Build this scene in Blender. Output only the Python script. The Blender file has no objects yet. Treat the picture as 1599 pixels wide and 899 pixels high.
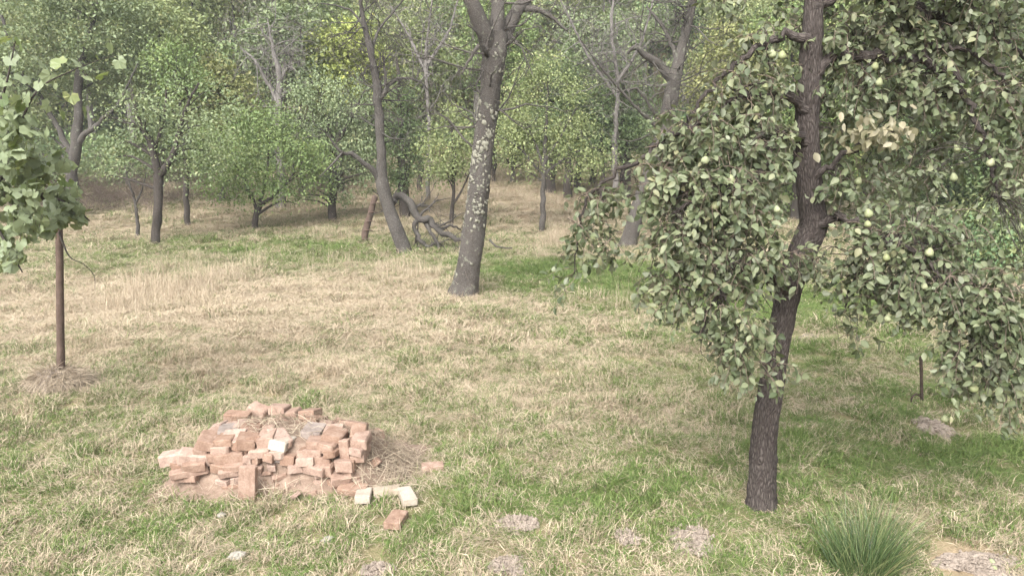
import bpy, math, random
import numpy as np
from mathutils import Vector, noise as mnoise

SC = bpy.context.scene
COL = SC.collection
R = math.radians
rng = np.random.default_rng(11)
random.seed(5)

# ------------------------------------------------------------------ camera
CAM = np.array([0.0, 0.0, 3.0]); PITCH = R(11.0); FPX = 1200.0
cd = bpy.data.cameras.new('camera'); cam = bpy.data.objects.new('camera', cd); COL.objects.link(cam)
cam.location = CAM; cam.rotation_euler = (math.pi/2 - PITCH, 0, 0)
cd.sensor_width = 36.0; cd.lens = 36.0*FPX/1599.0; cd.clip_start = 0.05; cd.clip_end = 800
SC.camera = cam
FWD = np.array([0, math.cos(PITCH), -math.sin(PITCH)]); UP = np.array([0, math.sin(PITCH), math.cos(PITCH)])

# ------------------------------------------------------------------ sky, sun, exposure
SUN_EL, SUN_AZ = 46.0, 200.0      # overcast: broad soft sun from behind the camera, left
w = bpy.data.worlds.new('World'); SC.world = w; w.use_nodes = True
nt = w.node_tree; nt.nodes.clear()
sky = nt.nodes.new('ShaderNodeTexSky'); sky.sky_type = 'NISHITA'; sky.sun_disc = False
sky.sun_elevation = R(SUN_EL); sky.sun_rotation = R(SUN_AZ); sky.dust_density = 6.0; sky.air_density = 1.0; sky.ozone_density = 1.0
hs = nt.nodes.new('ShaderNodeHueSaturation'); hs.inputs['Saturation'].default_value = 0.12
bg = nt.nodes.new('ShaderNodeBackground'); bg.inputs['Strength'].default_value = 0.15
ow = nt.nodes.new('ShaderNodeOutputWorld')
nt.links.new(sky.outputs[0], hs.inputs['Color']); nt.links.new(hs.outputs[0], bg.inputs[0]); nt.links.new(bg.outputs[0], ow.inputs[0])
sd = bpy.data.lights.new('sun', 'SUN'); sd.energy = 1.0; sd.angle = R(40); sd.color = (1.0, 0.965, 0.91)
so = bpy.data.objects.new('sun', sd); COL.objects.link(so); so.location = (-10, -20, 40)
so.rotation_euler = (R(90 - SUN_EL), 0, R(180 - SUN_AZ + 360))
vs = SC.view_settings; SC.display_settings.display_device = 'sRGB'
vs.view_transform = 'Standard'; vs.look = 'None'; vs.gamma = 1.0; vs.use_curve_mapping = False
vs.exposure = 1.72
cy = SC.cycles; cy.use_denoising = True; cy.max_bounces = 6; cy.diffuse_bounces = 3; cy.glossy_bounces = 2
cy.transmission_bounces = 3; cy.transparent_max_bounces = 4; cy.volume_bounces = 1
cy.use_adaptive_sampling = True; cy.adaptive_threshold = 0.02; cy.debug_use_spatial_splits = True
cy.caustics_reflective = False; cy.caustics_refractive = False

# ------------------------------------------------------------------ geometry of the view: pixels of the photograph -> places in the world
def ray(px, py):
    return FWD + np.array([1.0, 0, 0])*((px - 799.5)/FPX) - UP*((py - 449.5)/FPX)
def at(px, py, Y):
    d = ray(px, py); return CAM + d*(Y/d[1])
def mpp(p):                                # metres per photo pixel at a place
    return float(np.dot(np.asarray(p) - CAM, FWD))/FPX
def H(x, y):
    x = np.asarray(x, float); y = np.asarray(y, float)
    sp = lambda t, k: np.logaddexp(0, t/k)*k
    z = 0.085*sp(y - 24, 1.5) + 0.36*sp(y - 47, 3.0)
    z = z + 0.05*np.sin(x*0.55 + 1.3)*np.sin(y*0.43 + 0.4) + 0.022*np.sin(x*1.7 + y*0.6)*np.sin(y*1.9 - x*0.4 + 2) + 0.016*np.sin(x*4.1 + 1)*np.sin(y*3.7) + 0.014*np.sin(x*9.3 + y*3 + 1.1)*np.sin(y*8.1 - x*2.2)
    far = np.clip((y - 30)/40, 0, 1)
    z = z + far*(1.6*np.sin(x*0.06 + 0.5) + 0.9*np.sin(x*0.13 + y*0.09)) + far*np.maximum(0, -x - 10)*0.02
    return z
def ground(px, py):
    d = ray(px, py); t = 3.0
    while t < 220:
        p = CAM + d*t
        if p[2] <= H(p[0], p[1]): break
        t += 0.02 if t < 40 else 0.2
    p[2] = float(H(p[0], p[1])); return p

# ------------------------------------------------------------------ objects
def tag(o, label=None, cat=None, group=None, kind=None):
    if label: o['label'] = label
    if cat: o['category'] = cat
    if group: o['group'] = group
    if kind: o['kind'] = kind
    return o
def link(name, data, parent=None, mat=None):
    o = bpy.data.objects.new(name, data); COL.objects.link(o)
    if mat is not None and data is not None and len(data.materials) == 0: data.materials.append(mat)
    if parent is not None: o.parent = parent
    return o
def empty(name, loc):
    o = bpy.data.objects.new(name, None); COL.objects.link(o); o.location = loc; o.empty_display_size = 0.1
    return o

def mesh_np(name, V, groups, uv=None, r=None, smooth=True):
    """V (n,3); groups: list of (m,k) face index arrays; uv per loop; r per face"""
    V = np.asarray(V, np.float32)
    me = bpy.data.meshes.new(name)
    me.vertices.add(len(V)); me.vertices.foreach_set('co', V.ravel())
    idx = np.concatenate([g.ravel() for g in groups]).astype(np.int32)
    tot = np.concatenate([np.full(len(g), g.shape[1], np.int32) for g in groups])
    st = np.concatenate([[0], np.cumsum(tot)[:-1]]).astype(np.int32)
    me.loops.add(len(idx)); me.loops.foreach_set('vertex_index', idx)
    me.polygons.add(len(tot)); me.polygons.foreach_set('loop_start', st); me.polygons.foreach_set('loop_total', tot)
    me.polygons.foreach_set('use_smooth', np.full(len(tot), smooth))
    if uv is not None:
        l = me.uv_layers.new(name='UVMap'); l.data.foreach_set('uv', np.asarray(uv, np.float32).ravel())
    if r is not None:
        a = me.attributes.new('r', 'FLOAT', 'FACE'); a.data.foreach_set('value', np.asarray(r, np.float32))
    me.update(calc_edges=True); me.validate()
    return me

class MB:                                   # collects tubes / quads into one mesh
    def __init__(s): s.V = []; s.F = []; s.UV = []; s.Rr = []; s.n = 0
    def add(s, V, F, UV, r):
        s.V.append(V); s.F.append(F + s.n); s.UV.append(UV); s.Rr.append(np.full(len(F), r)); s.n += len(V)
    def mesh(s, name, origin=(0, 0, 0), smooth=True):
        V = np.concatenate(s.V) - np.asarray(origin)
        return mesh_np(name, V, [np.concatenate(s.F)], np.concatenate(s.UV).reshape(-1, 2), np.concatenate(s.Rr), smooth)

def crom(P, W, step):
    """Catmull-Rom resample of points P with radii W"""
    P = np.asarray(P, float); W = np.asarray(W, float)
    if len(P) < 3:
        n = max(2, int(np.linalg.norm(P[1] - P[0])/step) + 1); t = np.linspace(0, 1, n)[:, None]
        return P[0]*(1 - t) + P[1]*t, W[0]*(1 - t[:, 0]) + W[1]*t[:, 0]
    Q = np.vstack([2*P[0] - P[1], P, 2*P[-1] - P[-2]]); out = []; ow_ = []
    for i in range(len(P) - 1):
        a, b, c, d = Q[i:i+4]; n = max(2, int(np.linalg.norm(c - b)/step) + 1)
        for t in np.linspace(0, 1, n, endpoint=False):
            out.append(0.5*(2*b + (c - a)*t + (2*a - 5*b + 4*c - d)*t*t + (3*b - a - 3*c + d)*t**3)); ow_.append(W[i]*(1 - t) + W[i+1]*t)
    out.append(P[-1]); ow_.append(W[-1])
    return np.array(out), np.array(ow_)

def tube(mb, P, W, seg=8, step=None, rough=0.0, freq=6.0, ridges=0.0):
    if step: P, W = crom(P, W, step)
    P = np.asarray(P, float); W = np.asarray(W, float); n = len(P)
    T = np.gradient(P, axis=0); T /= np.linalg.norm(T, axis=1)[:, None] + 1e-9
    ref = np.array([0, 1.0, 0]) if abs(T[0][1]) < 0.8 else np.array([1.0, 0, 0])
    A = np.zeros((n, 3)); a = ref - T[0]*np.dot(ref, T[0]); a /= np.linalg.norm(a)
    for i in range(n):
        a = a - T[i]*np.dot(a, T[i]); a /= np.linalg.norm(a) + 1e-9; A[i] = a
    B = np.cross(T, A)
    ang = np.linspace(0, 2*math.pi, seg, endpoint=False)
    ln = np.concatenate([[0], np.cumsum(np.linalg.norm(np.diff(P, axis=0), axis=1))])
    rad = np.repeat(W[:, None], seg, 1)
    if rough > 0 or ridges > 0:
        off = rng.uniform(0, 50)
        for i in range(n):
            for j in range(seg):
                cx, sx = math.cos(ang[j]), math.sin(ang[j])
                k = 0.0
                if rough > 0: k += rough*mnoise.noise((cx*1.3 + off, sx*1.3, ln[i]*freq*0.5)) + 0.5*rough*mnoise.noise((cx*3 + off, sx*3, ln[i]*freq))
                if ridges > 0: k += ridges*(abs(mnoise.noise((cx*6.5 + off, sx*6.5, ln[i]*7.0)))*2 - 0.5) + ridges*0.6*mnoise.noise((cx*13 + off, sx*13, ln[i]*22.0))
                rad[i, j] *= 1 + k
    V = P[:, None, :] + rad[:, :, None]*(np.cos(ang)[None, :, None]*A[:, None, :] + np.sin(ang)[None, :, None]*B[:, None, :])
    i0 = np.arange(n - 1)[:, None]*seg; j = np.arange(seg)[None, :]; j1 = (j + 1) % seg
    F = np.stack([i0 + j, i0 + j1, i0 + seg + j1, i0 + seg + j], -1).reshape(-1, 4)
    cw = 2*math.pi*W.mean()
    u0 = (np.arange(seg)/seg*cw)[None, :] + np.zeros((n - 1, 1)); u1 = u0 + cw/seg
    v0 = ln[:-1][:, None] + np.zeros((1, seg)); v1 = ln[1:][:, None] + np.zeros((1, seg))
    UV = np.stack([np.stack([u0, v0], -1), np.stack([u1, v0], -1), np.stack([u1, v1], -1), np.stack([u0, v1], -1)], 2).reshape(-1, 2)
    mb.add(V.reshape(-1, 3), F, UV, rng.random())
    # caps (degenerate-free fans as quads)
    for ring, last in ((0, False), (n - 1, True)):
        if seg >= 6:
            c = P[ring] + (T[ring]*W[ring]*0.25 if last else -T[ring]*W[ring]*0.1)
            Vc = np.vstack([V[ring], c[None]])
            Fc = [[k, (k + 1) % seg, (k + 2) % seg, seg] for k in range(0, seg - 1, 2)]
            Fc = np.array(Fc if last else [[f[2], f[1], f[0], f[3]] for f in Fc])
            mb.add(Vc, Fc, np.zeros((len(Fc)*4, 2)), rng.random())
    return P, W

def plimb(mb, pts, Y, seg=10, step=0.12, wob=0.0, **k):
    """limb traced through photo pixels: (px, py, dY, width_px), at distance Y"""
    P = [at(a, b, Y + c) for a, b, c, _ in pts]; W = [q[3]*0.5*mpp(p) for q, p in zip(pts, P)]
    if wob > 0:
        P, W = crom(P, W, step); step = None; o = rng.uniform(0, 99); ln = 0.0
        for i in range(1, len(P)):
            f = 1.0/max(.10, 9*W[i]); ln += 0.15 + np.linalg.norm(P[i] - P[i-1])
            P[i] = P[i] + (wob*(W[i] + .012)*min(1, i/3))*np.array(mnoise.noise_vector((o, ln*f, 0.0))); W[i] *= 1 + .18*mnoise.noise((o + 7, ln*f*1.3, 3.0))
    return tube(mb, P, W, seg, step, **k)

def rv(s=1.0): return rng.normal(size=3)*s
def unit(v): return v/(np.linalg.norm(v) + 1e-9)

def twigs(mb, p, d, L, r, depth, wander=0.22, up=0.05, spread=0.75, kids=4, seg=5, ends=None):
    """recursive bare branching"""
    n = 6; P = [np.array(p)]; W = [r]; d = unit(np.array(d))
    for i in range(n):
        d = unit(d + rv(wander) + np.array([0, 0, up])); P.append(P[-1] + d*L/n); W.append(max(r*(1 - 0.72*(i + 1)/n), .0035))
    tube(mb, P, W, seg)
    if ends is not None: ends.append(P[-1])
    if depth > 0:
        for k in range(kids):
            i = rng.integers(1, n + 1); dd = unit(P[i] - P[i-1])
            twigs(mb, P[i], dd + rv(spread), L*rng.uniform(0.4, 0.7), max(W[i]*0.75, 0.005), depth - 1, wander, up, spread, kids, max(3, seg - 1), ends)

# leaf templates: x across, y along, z up
LEAF = np.array([(0, 0, 0), (0, .5, -.02), (0, 1, -.22), (-.23, .17, .05), (-.335, .45, .08), (-.22, .78, .0), (.23, .17, .05), (.335, .45, .08), (.22, .78, .0)])
LEAF_F = np.array([(0, 1, 4, 3), (1, 2, 5, 4), (0, 6, 7, 1), (1, 7, 8, 2)])
RHO = np.array([(0, 0, 0), (-.34, .5, .10), (0, 1, -.04), (.34, .5, .10)]); RHO_F = np.array([(0, 3, 2, 1)])
def leaves(T, TF, C, D, Nn, S):
    D = D/(np.linalg.norm(D, axis=1)[:, None] + 1e-9)
    X = np.cross(D, Nn); X /= np.linalg.norm(X, axis=1)[:, None] + 1e-9
    Z = np.cross(X, D)
    wv = rng.uniform(.78, 1.12, (len(C), 1, 1)); zv = rng.uniform(.2, 1.7, (len(C), 1, 1))
    V = C[:, None, :] + S[:, None, None]*(T[None, :, 0:1]*wv*X[:, None] + T[None, :, 1:2]*D[:, None] + T[None, :, 2:3]*zv*Z[:, None])
    F = (np.arange(len(C))[:, None, None]*len(T) + TF[None]).reshape(-1, TF.shape[1])
    return V.reshape(-1, 3), F
def leaf_mesh(name, T, TF, C, D, Nn, S, origin, r=None, smooth=False):
    V, F = leaves(T, TF, C, D, Nn, S)
    if r is None: r = rng.random(len(C))
    return mesh_np(name, V - np.asarray(origin), [F], None, np.repeat(r, len(TF)), smooth)

# ------------------------------------------------------------------ materials
def mat(name):
    m = bpy.data.materials.new(name); m.use_nodes = True; m.node_tree.nodes.clear(); return m, m.node_tree
def nd(t, kind, **k):
    n = t.nodes.new(kind)
    for a, b in k.items():
        if hasattr(n, a): setattr(n, a, b)
        else: n.inputs[a].default_value = b
    return n
def ramp(t, stops):
    n = t.nodes.new('ShaderNodeValToRGB'); e = n.color_ramp.elements
    while len(e) < len(stops): e.new(0.5)
    for q, (p, c) in zip(e, stops): q.position = p; q.color = (*c, 1)
    return n
def rgb(*c): return tuple(c)
def mixc(t, f, a, b, blend='MIX'):
    n = t.nodes.new('ShaderNodeMix'); n.data_type = 'RGBA'; n.blend_type = blend
    for s, v in ((n.inputs['Factor'], f), (n.inputs['A'], a), (n.inputs['B'], b)):
        if isinstance(v, (int, float)): s.default_value = v
        elif isinstance(v, tuple): s.default_value = (*v, 1)
        else: t.links.new(v, s)
    return n.outputs['Result']
def mth(t, op, a, b=0.0):
    n = t.nodes.new('ShaderNodeMath'); n.operation = op
    for s, v in ((n.inputs[0], a), (n.inputs[1], b)):
        if isinstance(v, (int, float)): s.default_value = v
        else: t.links.new(v, s)
    return n.outputs[0]

def leaf_mat(name, stops, under=None, rough=0.5, trans=0.25, hue_noise=1.5, inst=False, spec=0.4):
    m, t = mat(name)
    at_ = nd(t, 'ShaderNodeAttribute', attribute_name='r')
    tc = nd(t, 'ShaderNodeTexCoord'); nz = nd(t, 'ShaderNodeTexNoise', Scale=hue_noise, Detail=2.0)
    t.links.new(tc.outputs['Object'], nz.inputs['Vector'])
    f = mth(t, 'ADD', mth(t, 'MULTIPLY', at_.outputs['Fac'], 0.72), mth(t, 'MULTIPLY', mth(t, 'SUBTRACT', nz.outputs['Fac'], 0.22), 0.5))
    rp = ramp(t, stops); t.links.new(f, rp.inputs[0]); c = rp.outputs[0]
    if inst:
        ai = nd(t, 'ShaderNodeAttribute', attribute_name='g', attribute_type='INSTANCER')
        h = nd(t, 'ShaderNodeHueSaturation'); t.links.new(c, h.inputs['Color'])
        t.links.new(mth(t, 'ADD', mth(t, 'MULTIPLY', ai.outputs['Fac'], 0.13), 0.435), h.inputs['Hue'])
        t.links.new(mth(t, 'ADD', mth(t, 'MULTIPLY', ai.outputs['Fac'], -0.6), 1.5), h.inputs['Value']); c = h.outputs[0]
    if under is not None:
        g = nd(t, 'ShaderNodeNewGeometry'); c = mixc(t, mth(t, 'MULTIPLY', g.outputs['Backfacing'], 0.75), c, under)
    p = nd(t, 'ShaderNodeBsdfPrincipled', Roughness=rough); p.inputs['Specular IOR Level'].default_value = spec
    t.links.new(c, p.inputs['Base Color'])
    tr = nd(t, 'ShaderNodeBsdfTranslucent'); t.links.new(mixc(t, 0.5, c, rgb(.25, .3, .06)), tr.inputs[0])
    mx = nd(t, 'ShaderNodeMixShader', Fac=trans); t.links.new(p.outputs[0], mx.inputs[1]); t.links.new(tr.outputs[0], mx.inputs[2])
    o = nd(t, 'ShaderNodeOutputMaterial'); t.links.new(mx.outputs[0], o.inputs[0])
    return m

def bark_mat(name, crack, mid, high, scale=26.0, lichen=None, lich_amt=0.62, bump=0.6, stretch=0.22):
    m, t = mat(name)
    uv = nd(t, 'ShaderNodeUVMap'); mp = nd(t, 'ShaderNodeMapping'); mp.inputs['Scale'].default_value = (1, stretch, 1)
    t.links.new(uv.outputs[0], mp.inputs[0])
    tc = nd(t, 'ShaderNodeTexCoord')
    wn = nd(t, 'ShaderNodeTexNoise', Scale=scale*0.5, Detail=3.0); t.links.new(mp.outputs[0], wn.inputs['Vector'])
    ad = nd(t, 'ShaderNodeVectorMath', operation='MULTIPLY_ADD'); t.links.new(wn.outputs['Color'], ad.inputs[0]); ad.inputs[1].default_value = (.06, .035, .05); t.links.new(mp.outputs[0], ad.inputs[2])
    v = nd(t, 'ShaderNodeTexVoronoi', feature='DISTANCE_TO_EDGE', Scale=scale*3.0); t.links.new(ad.outputs[0], v.inputs['Vector'])
    n2 = nd(t, 'ShaderNodeTexNoise', Scale=scale*4, Detail=6.0, Roughness=0.65); t.links.new(mp.outputs[0], n2.inputs['Vector'])
    n3 = nd(t, 'ShaderNodeTexNoise', Scale=2.2, Detail=3.0); t.links.new(tc.outputs['Object'], n3.inputs['Vector'])
    h = mth(t, 'ADD', mth(t, 'MULTIPLY', mth(t, 'MINIMUM', v.outputs['Distance'], 0.30), 1.15), mth(t, 'MULTIPLY', n2.outputs['Fac'], 0.85))
    h = mth(t, 'ADD', h, mth(t, 'MULTIPLY', mth(t, 'SUBTRACT', n3.outputs['Fac'], .5), .45))
    rp = ramp(t, [(0.12, crack), (0.5, mid), (0.95, high)]); t.links.new(h, rp.inputs[0]); c = rp.outputs[0]
    if lichen:
        n4 = nd(t, 'ShaderNodeTexNoise', Scale=9.0, Detail=5.0, Roughness=0.6); t.links.new(tc.outputs['Object'], n4.inputs['Vector'])
        lr = ramp(t, [(lich_amt, (0, 0, 0)), (lich_amt + 0.05, (1, 1, 1))]); t.links.new(n4.outputs['Fac'], lr.inputs[0])
        c = mixc(t, lr.outputs[0], c, lichen)
    p = nd(t, 'ShaderNodeBsdfPrincipled', Roughness=0.9); p.inputs['Specular IOR Level'].default_value = 0.2
    t.links.new(c, p.inputs['Base Color'])
    b = nd(t, 'ShaderNodeBump', Strength=bump, Distance=0.02); t.links.new(h, b.inputs['Height']); t.links.new(b.outputs[0], p.inputs['Normal'])
    o = nd(t, 'ShaderNodeOutputMaterial'); t.links.new(p.outputs[0], o.inputs[0])
    return m

def rough_mat(name, a, b, scale=8.0, bump=0.5, rough=0.95, obj_random=0.0, detail=6.0, c3=None, coords='Object'):
    m, t = mat(name)
    tc = nd(t, 'ShaderNodeTexCoord'); n1 = nd(t, 'ShaderNodeTexNoise', Scale=scale, Detail=detail, Roughness=0.65); t.links.new(tc.outputs[coords], n1.inputs['Vector'])
    n2 = nd(t, 'ShaderNodeTexNoise', Scale=scale*6, Detail=4.0, Roughness=0.7); t.links.new(tc.outputs[coords], n2.inputs['Vector'])
    if obj_random:
        oj = nd(t, 'ShaderNodeObjectInfo'); va = nd(t, 'ShaderNodeVectorMath', operation='ADD'); vk = nd(t, 'ShaderNodeVectorMath', operation='SCALE'); vk.inputs[0].default_value = (7, 11, 5); t.links.new(oj.outputs['Random'], vk.inputs['Scale'])
        t.links.new(tc.outputs[coords], va.inputs[0]); t.links.new(vk.outputs[0], va.inputs[1]); t.links.new(va.outputs[0], n1.inputs['Vector']); t.links.new(va.outputs[0], n2.inputs['Vector'])
    f = mth(t, 'ADD', mth(t, 'MULTIPLY', n1.outputs['Fac'], .6), mth(t, 'MULTIPLY', n2.outputs['Fac'], .4))
    st = [(0.33, a), (0.66, b)] if c3 is None else [(0.3, a), (0.5, b), (0.68, c3)]
    rp = ramp(t, st); t.links.new(f, rp.inputs[0]); c = rp.outputs[0]
    if obj_random:
        oi = nd(t, 'ShaderNodeObjectInfo'); h = nd(t, 'ShaderNodeHueSaturation'); t.links.new(c, h.inputs['Color'])
        t.links.new(mth(t, 'ADD', mth(t, 'MULTIPLY', oi.outputs['Random'], obj_random), 1 - obj_random/2), h.inputs['Value'])
        t.links.new(mth(t, 'ADD', mth(t, 'MULTIPLY', oi.outputs['Random'], -0.25), 1.05), h.inputs['Saturation']); c = h.outputs[0]
    p = nd(t, 'ShaderNodeBsdfPrincipled', Roughness=rough); p.inputs['Specular IOR Level'].default_value = 0.2
    t.links.new(c, p.inputs['Base Color'])
    b_ = nd(t, 'ShaderNodeBump', Strength=bump, Distance=0.01); t.links.new(f, b_.inputs['Height']); t.links.new(b_.outputs[0], p.inputs['Normal'])
    o = nd(t, 'ShaderNodeOutputMaterial'); t.links.new(p.outputs[0], o.inputs[0])
    return m

M = {}
M['pear_leaf'] = leaf_mat('pear_leaf', [(0.05, (.030, .042, .020)), (.30, (.062, .080, .038)), (.55, (.112, .132, .070)), (.80, (.160, .176, .102)), (.97, (.22, .20, .11))], under=(.195, .21, .148), rough=.55, trans=.18, spec=.32)
M['pear_leaf_dry'] = leaf_mat('pear_leaf_dry', [(0.05, (.10, .10, .055)), (.5, (.18, .165, .10)), (.9, (.26, .225, .15))], under=(.27, .25, .18), rough=.5, trans=.2)
M['vine_leaf'] = leaf_mat('vine_leaf', [(0.05, (.045, .07, .024)), (.4, (.10, .14, .05)), (.75, (.17, .205, .085)), (.98, (.26, .25, .11))], under=(.20, .235, .14), rough=.5, trans=.3)
def tl(name, d, m_, l, a): M[name] = leaf_mat(name, [(0.08, d), (.4, m_), (.75, l), (.97, a)], rough=.55, trans=.25, hue_noise=.9)
tl('leaf_grey', (0.083, 0.114, 0.056), (0.141, 0.184, 0.092), (0.233, 0.275, 0.141), (0.416, 0.400, 0.217))
tl('leaf_mid', (0.076, 0.115, 0.040), (0.126, 0.186, 0.064), (0.203, 0.261, 0.092), (0.371, 0.355, 0.135))
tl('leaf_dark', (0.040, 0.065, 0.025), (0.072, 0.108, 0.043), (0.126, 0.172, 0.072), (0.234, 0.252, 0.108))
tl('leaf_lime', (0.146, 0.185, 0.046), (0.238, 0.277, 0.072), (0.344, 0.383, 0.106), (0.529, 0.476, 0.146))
tl('leaf_yellow', (.115, .135, .05), (.19, .205, .078), (.27, .27, .11), (.36, .33, .15))
tl('leaf_airy', (0.106, 0.138, 0.055), (0.179, 0.218, 0.089), (0.276, 0.308, 0.138), (0.486, 0.438, 0.211))
M['wood_leaf'] = leaf_mat('wood_leaf', [(0.08, (.075, .10, .045)), (.4, (.145, .18, .08)), (.75, (.23, .26, .115)), (.97, (.36, .33, .16))], rough=.6, trans=.25, hue_noise=.5, inst=True)
M['bark_pear'] = bark_mat('bark_pear', (0.006, 0.005, 0.0045), (0.046, 0.037, 0.033), (0.105, 0.090, 0.081), 24, lichen=(0.136, 0.143, 0.105), lich_amt=.72, bump=1.0, stretch=.22)
M['bark_cherry'] = bark_mat('bark_cherry', (0.017, 0.014, 0.012), (0.068, 0.059, 0.052), (0.140, 0.129, 0.115), 20, lichen=(0.151, 0.152, 0.118), lich_amt=.60, bump=1.0, stretch=.5)
M['bark_grey'] = bark_mat('bark_grey', (0.016, 0.013, 0.012), (0.062, 0.055, 0.049), (0.131, 0.120, 0.107), 22, lichen=(0.160, 0.161, 0.132), lich_amt=.62, bump=1.0)
M['bark_dark'] = bark_mat('bark_dark', (0.012, 0.010, 0.008), (0.041, 0.034, 0.029), (0.081, 0.070, 0.062), 24, bump=.7)
M['twig_grey'] = rough_mat('twig_grey', (.07, .062, .057), (.19, .175, .16), 6)
M['twig_brown'] = rough_mat('twig_brown', (.09, .066, .052), (.23, .18, .145), 6)
M['brick'] = rough_mat('brick', (.125, .076, .054), (.245, .160, .118), 11, bump=.9, obj_random=.36, c3=(.33, .245, .19))
M['brick_pale'] = rough_mat('brick_pale', (.20, .155, .115), (.31, .26, .20), 9, bump=.8, obj_random=.2, c3=(.36, .32, .265))
M['brick_burnt'] = rough_mat('brick_burnt', (.085, .07, .062), (.20, .165, .145), 9, bump=.7, c3=(.31, .26, .225))
M['rubble'] = rough_mat('rubble', (.105, .070, .052), (.185, .132, .10), 9, bump=1.0, c3=(.26, .20, .155))
M['dirt'] = rough_mat('dirt', (.105, .083, .066), (.205, .168, .138), 16, bump=1.0, c3=(.285, .245, .205))
M['post'] = rough_mat('post', (.050, .034, .027), (.12, .085, .068), 12, bump=.5)
M['metal'] = rough_mat('metal', (.02, .016, .014), (.06, .04, .03), 14, bump=.3, rough=.7)
M['pear'] = rough_mat('pear', (0.145, 0.170, 0.076), (0.212, 0.234, 0.119), 14, bump=.1, rough=.5, obj_random=.3, c3=(0.281, 0.264, 0.153))
M['lichen'] = rough_mat('lichen', (0.133, 0.129, 0.098), (0.250, 0.242, 0.195), 24, bump=.8)
M['stone'] = rough_mat('stone', (.17, .155, .13), (.30, .28, .24), 10)

# ------------------------------------------------------------------ ground: greenness of the sward as it really varies over the meadow
GB = []
for px, py, sx, sy, amt in [
    (300, 470, 4.0, 2.6, -.30), (600, 450, 2.6, 2.4, -.28), (120, 480, 3.5, 2.5, -.25), (560, 530, 2.2, 1.6, -.22), (250, 560, 2.6, 1.2, -.18), (450, 600, 1.6, .8, -.1),
    (830, 425, 1.8, 1.7, .62), (970, 432, 2.0, 1.9, .95), (1120, 470, 1.7, 1.7, .5), (420, 392, 4.6, 2.6, .42), (700, 380, 3.0, 2.5, .08),
    (1300, 470, 1.8, 1.8, .55), (1400, 560, 1.6, 1.4, .35), (1500, 720, 1.0, .8, .45), (1380, 720, .8, .6, .22), (900, 780, 1.2, .5, .22), (680, 800, .6, .4, .3),
    (250, 840, .9, .4, .1), (520, 870, .7, .3, .22), (250, 650, .9, .6, .16), (60, 720, 1.0, .7, .16), (1100, 760, .9, .5, .25), (1050, 540, 1.0, 1.0, .12),
    (830, 640, 1.0, .6, -.1), (950, 640, .7, .5, -.14), (1150, 680, .8, .5, -.08), (820, 310, 6, 7, -.35), (250, 350, 5, 3.0, -.15), (1520, 880, .45, .22, -.5), (1350, 640, 2.0, 1.4, .22), (1000, 720, 1.4, .9, .10), (1150, 830, 1.2, .5, .2), (1000, 850, 1.2, .35, .15), (700, 700, .8, .6, .08)]:
    g = ground(px, py); GB.append((g[0], g[1], sx, sy, amt))
def nz2(x, y, s, o=0.0):
    return np.array([mnoise.noise((a*s + o, b*s - o, o)) for a, b in zip(np.ravel(x), np.ravel(y))]).reshape(np.shape(x))
def green(x, y):
    v = np.full(np.shape(x), .42)
    for cx, cy_, sx, sy, amt in GB: v = v + amt*np.exp(-((x - cx)/sx)**2 - ((y - cy_)/sy)**2)
    return np.clip(v + .32*nz2(x, y, .9, 3.1), 0.02, 1)

ys = np.concatenate([np.linspace(-6, 4, 12)[:-1], np.linspace(4, 14, 110)[:-1], np.linspace(14, 30, 90)[:-1], np.linspace(30, 60, 60)[:-1], np.linspace(60, 165, 34)])
us = np.linspace(-1, 1, 241)
GX = us[None, :]*(8 + 1.0*np.maximum(ys, 0))[:, None]; GY = np.repeat(ys[:, None], len(us), 1)
GZ = H(GX, GY)
V = np.stack([GX, GY, GZ], -1).reshape(-1, 3); nx = len(us); i0 = np.arange(len(ys) - 1)[:, None]*nx; j = np.arange(nx - 1)[None]
F = np.stack([i0 + j, i0 + j + 1, i0 + nx + j + 1, i0 + nx + j], -1).reshape(-1, 4)
gm = mesh_np('meadow_ground', V, [F]); a = gm.attributes.new('g', 'FLOAT', 'POINT'); a.data.foreach_set('value', green(V[:, 0], V[:, 1]).astype(np.float32))
m, t = mat('meadow_soil')
ag = nd(t, 'ShaderNodeAttribute', attribute_name='g'); tc = nd(t, 'ShaderNodeTexCoord')
n1 = nd(t, 'ShaderNodeTexNoise', Scale=5.0, Detail=8.0, Roughness=.7); t.links.new(tc.outputs['Object'], n1.inputs['Vector'])
n2 = nd(t, 'ShaderNodeTexNoise', Scale=60.0, Detail=4.0, Roughness=.7); t.links.new(tc.outputs['Object'], n2.inputs['Vector'])
rp = ramp(t, [(.3, (.14, .10, .065)), (.5, (.27, .205, .135)), (.7, (.38, .30, .20))])
f = mth(t, 'ADD', mth(t, 'MULTIPLY', n1.outputs['Fac'], .5), mth(t, 'MULTIPLY', n2.outputs['Fac'], .5)); t.links.new(f, rp.inputs[0])
c = mixc(t, mth(t, 'MULTIPLY', ag.outputs['Fac'], .75), rp.outputs[0], (.085, .105, .036))
p = nd(t, 'ShaderNodeBsdfPrincipled', Roughness=.95); p.inputs['Specular IOR Level'].default_value = .1; t.links.new(c, p.inputs['Base Color'])
b = nd(t, 'ShaderNodeBump', Strength=.8, Distance=.03); t.links.new(f, b.inputs['Height']); t.links.new(b.outputs[0], p.inputs['Normal'])
o = nd(t, 'ShaderNodeOutputMaterial'); t.links.new(p.outputs[0], o.inputs[0])
go = link('meadow_ground', gm, None, m); tag(go, 'meadow soil rising gently to a wooded hillside', kind='structure')

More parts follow.
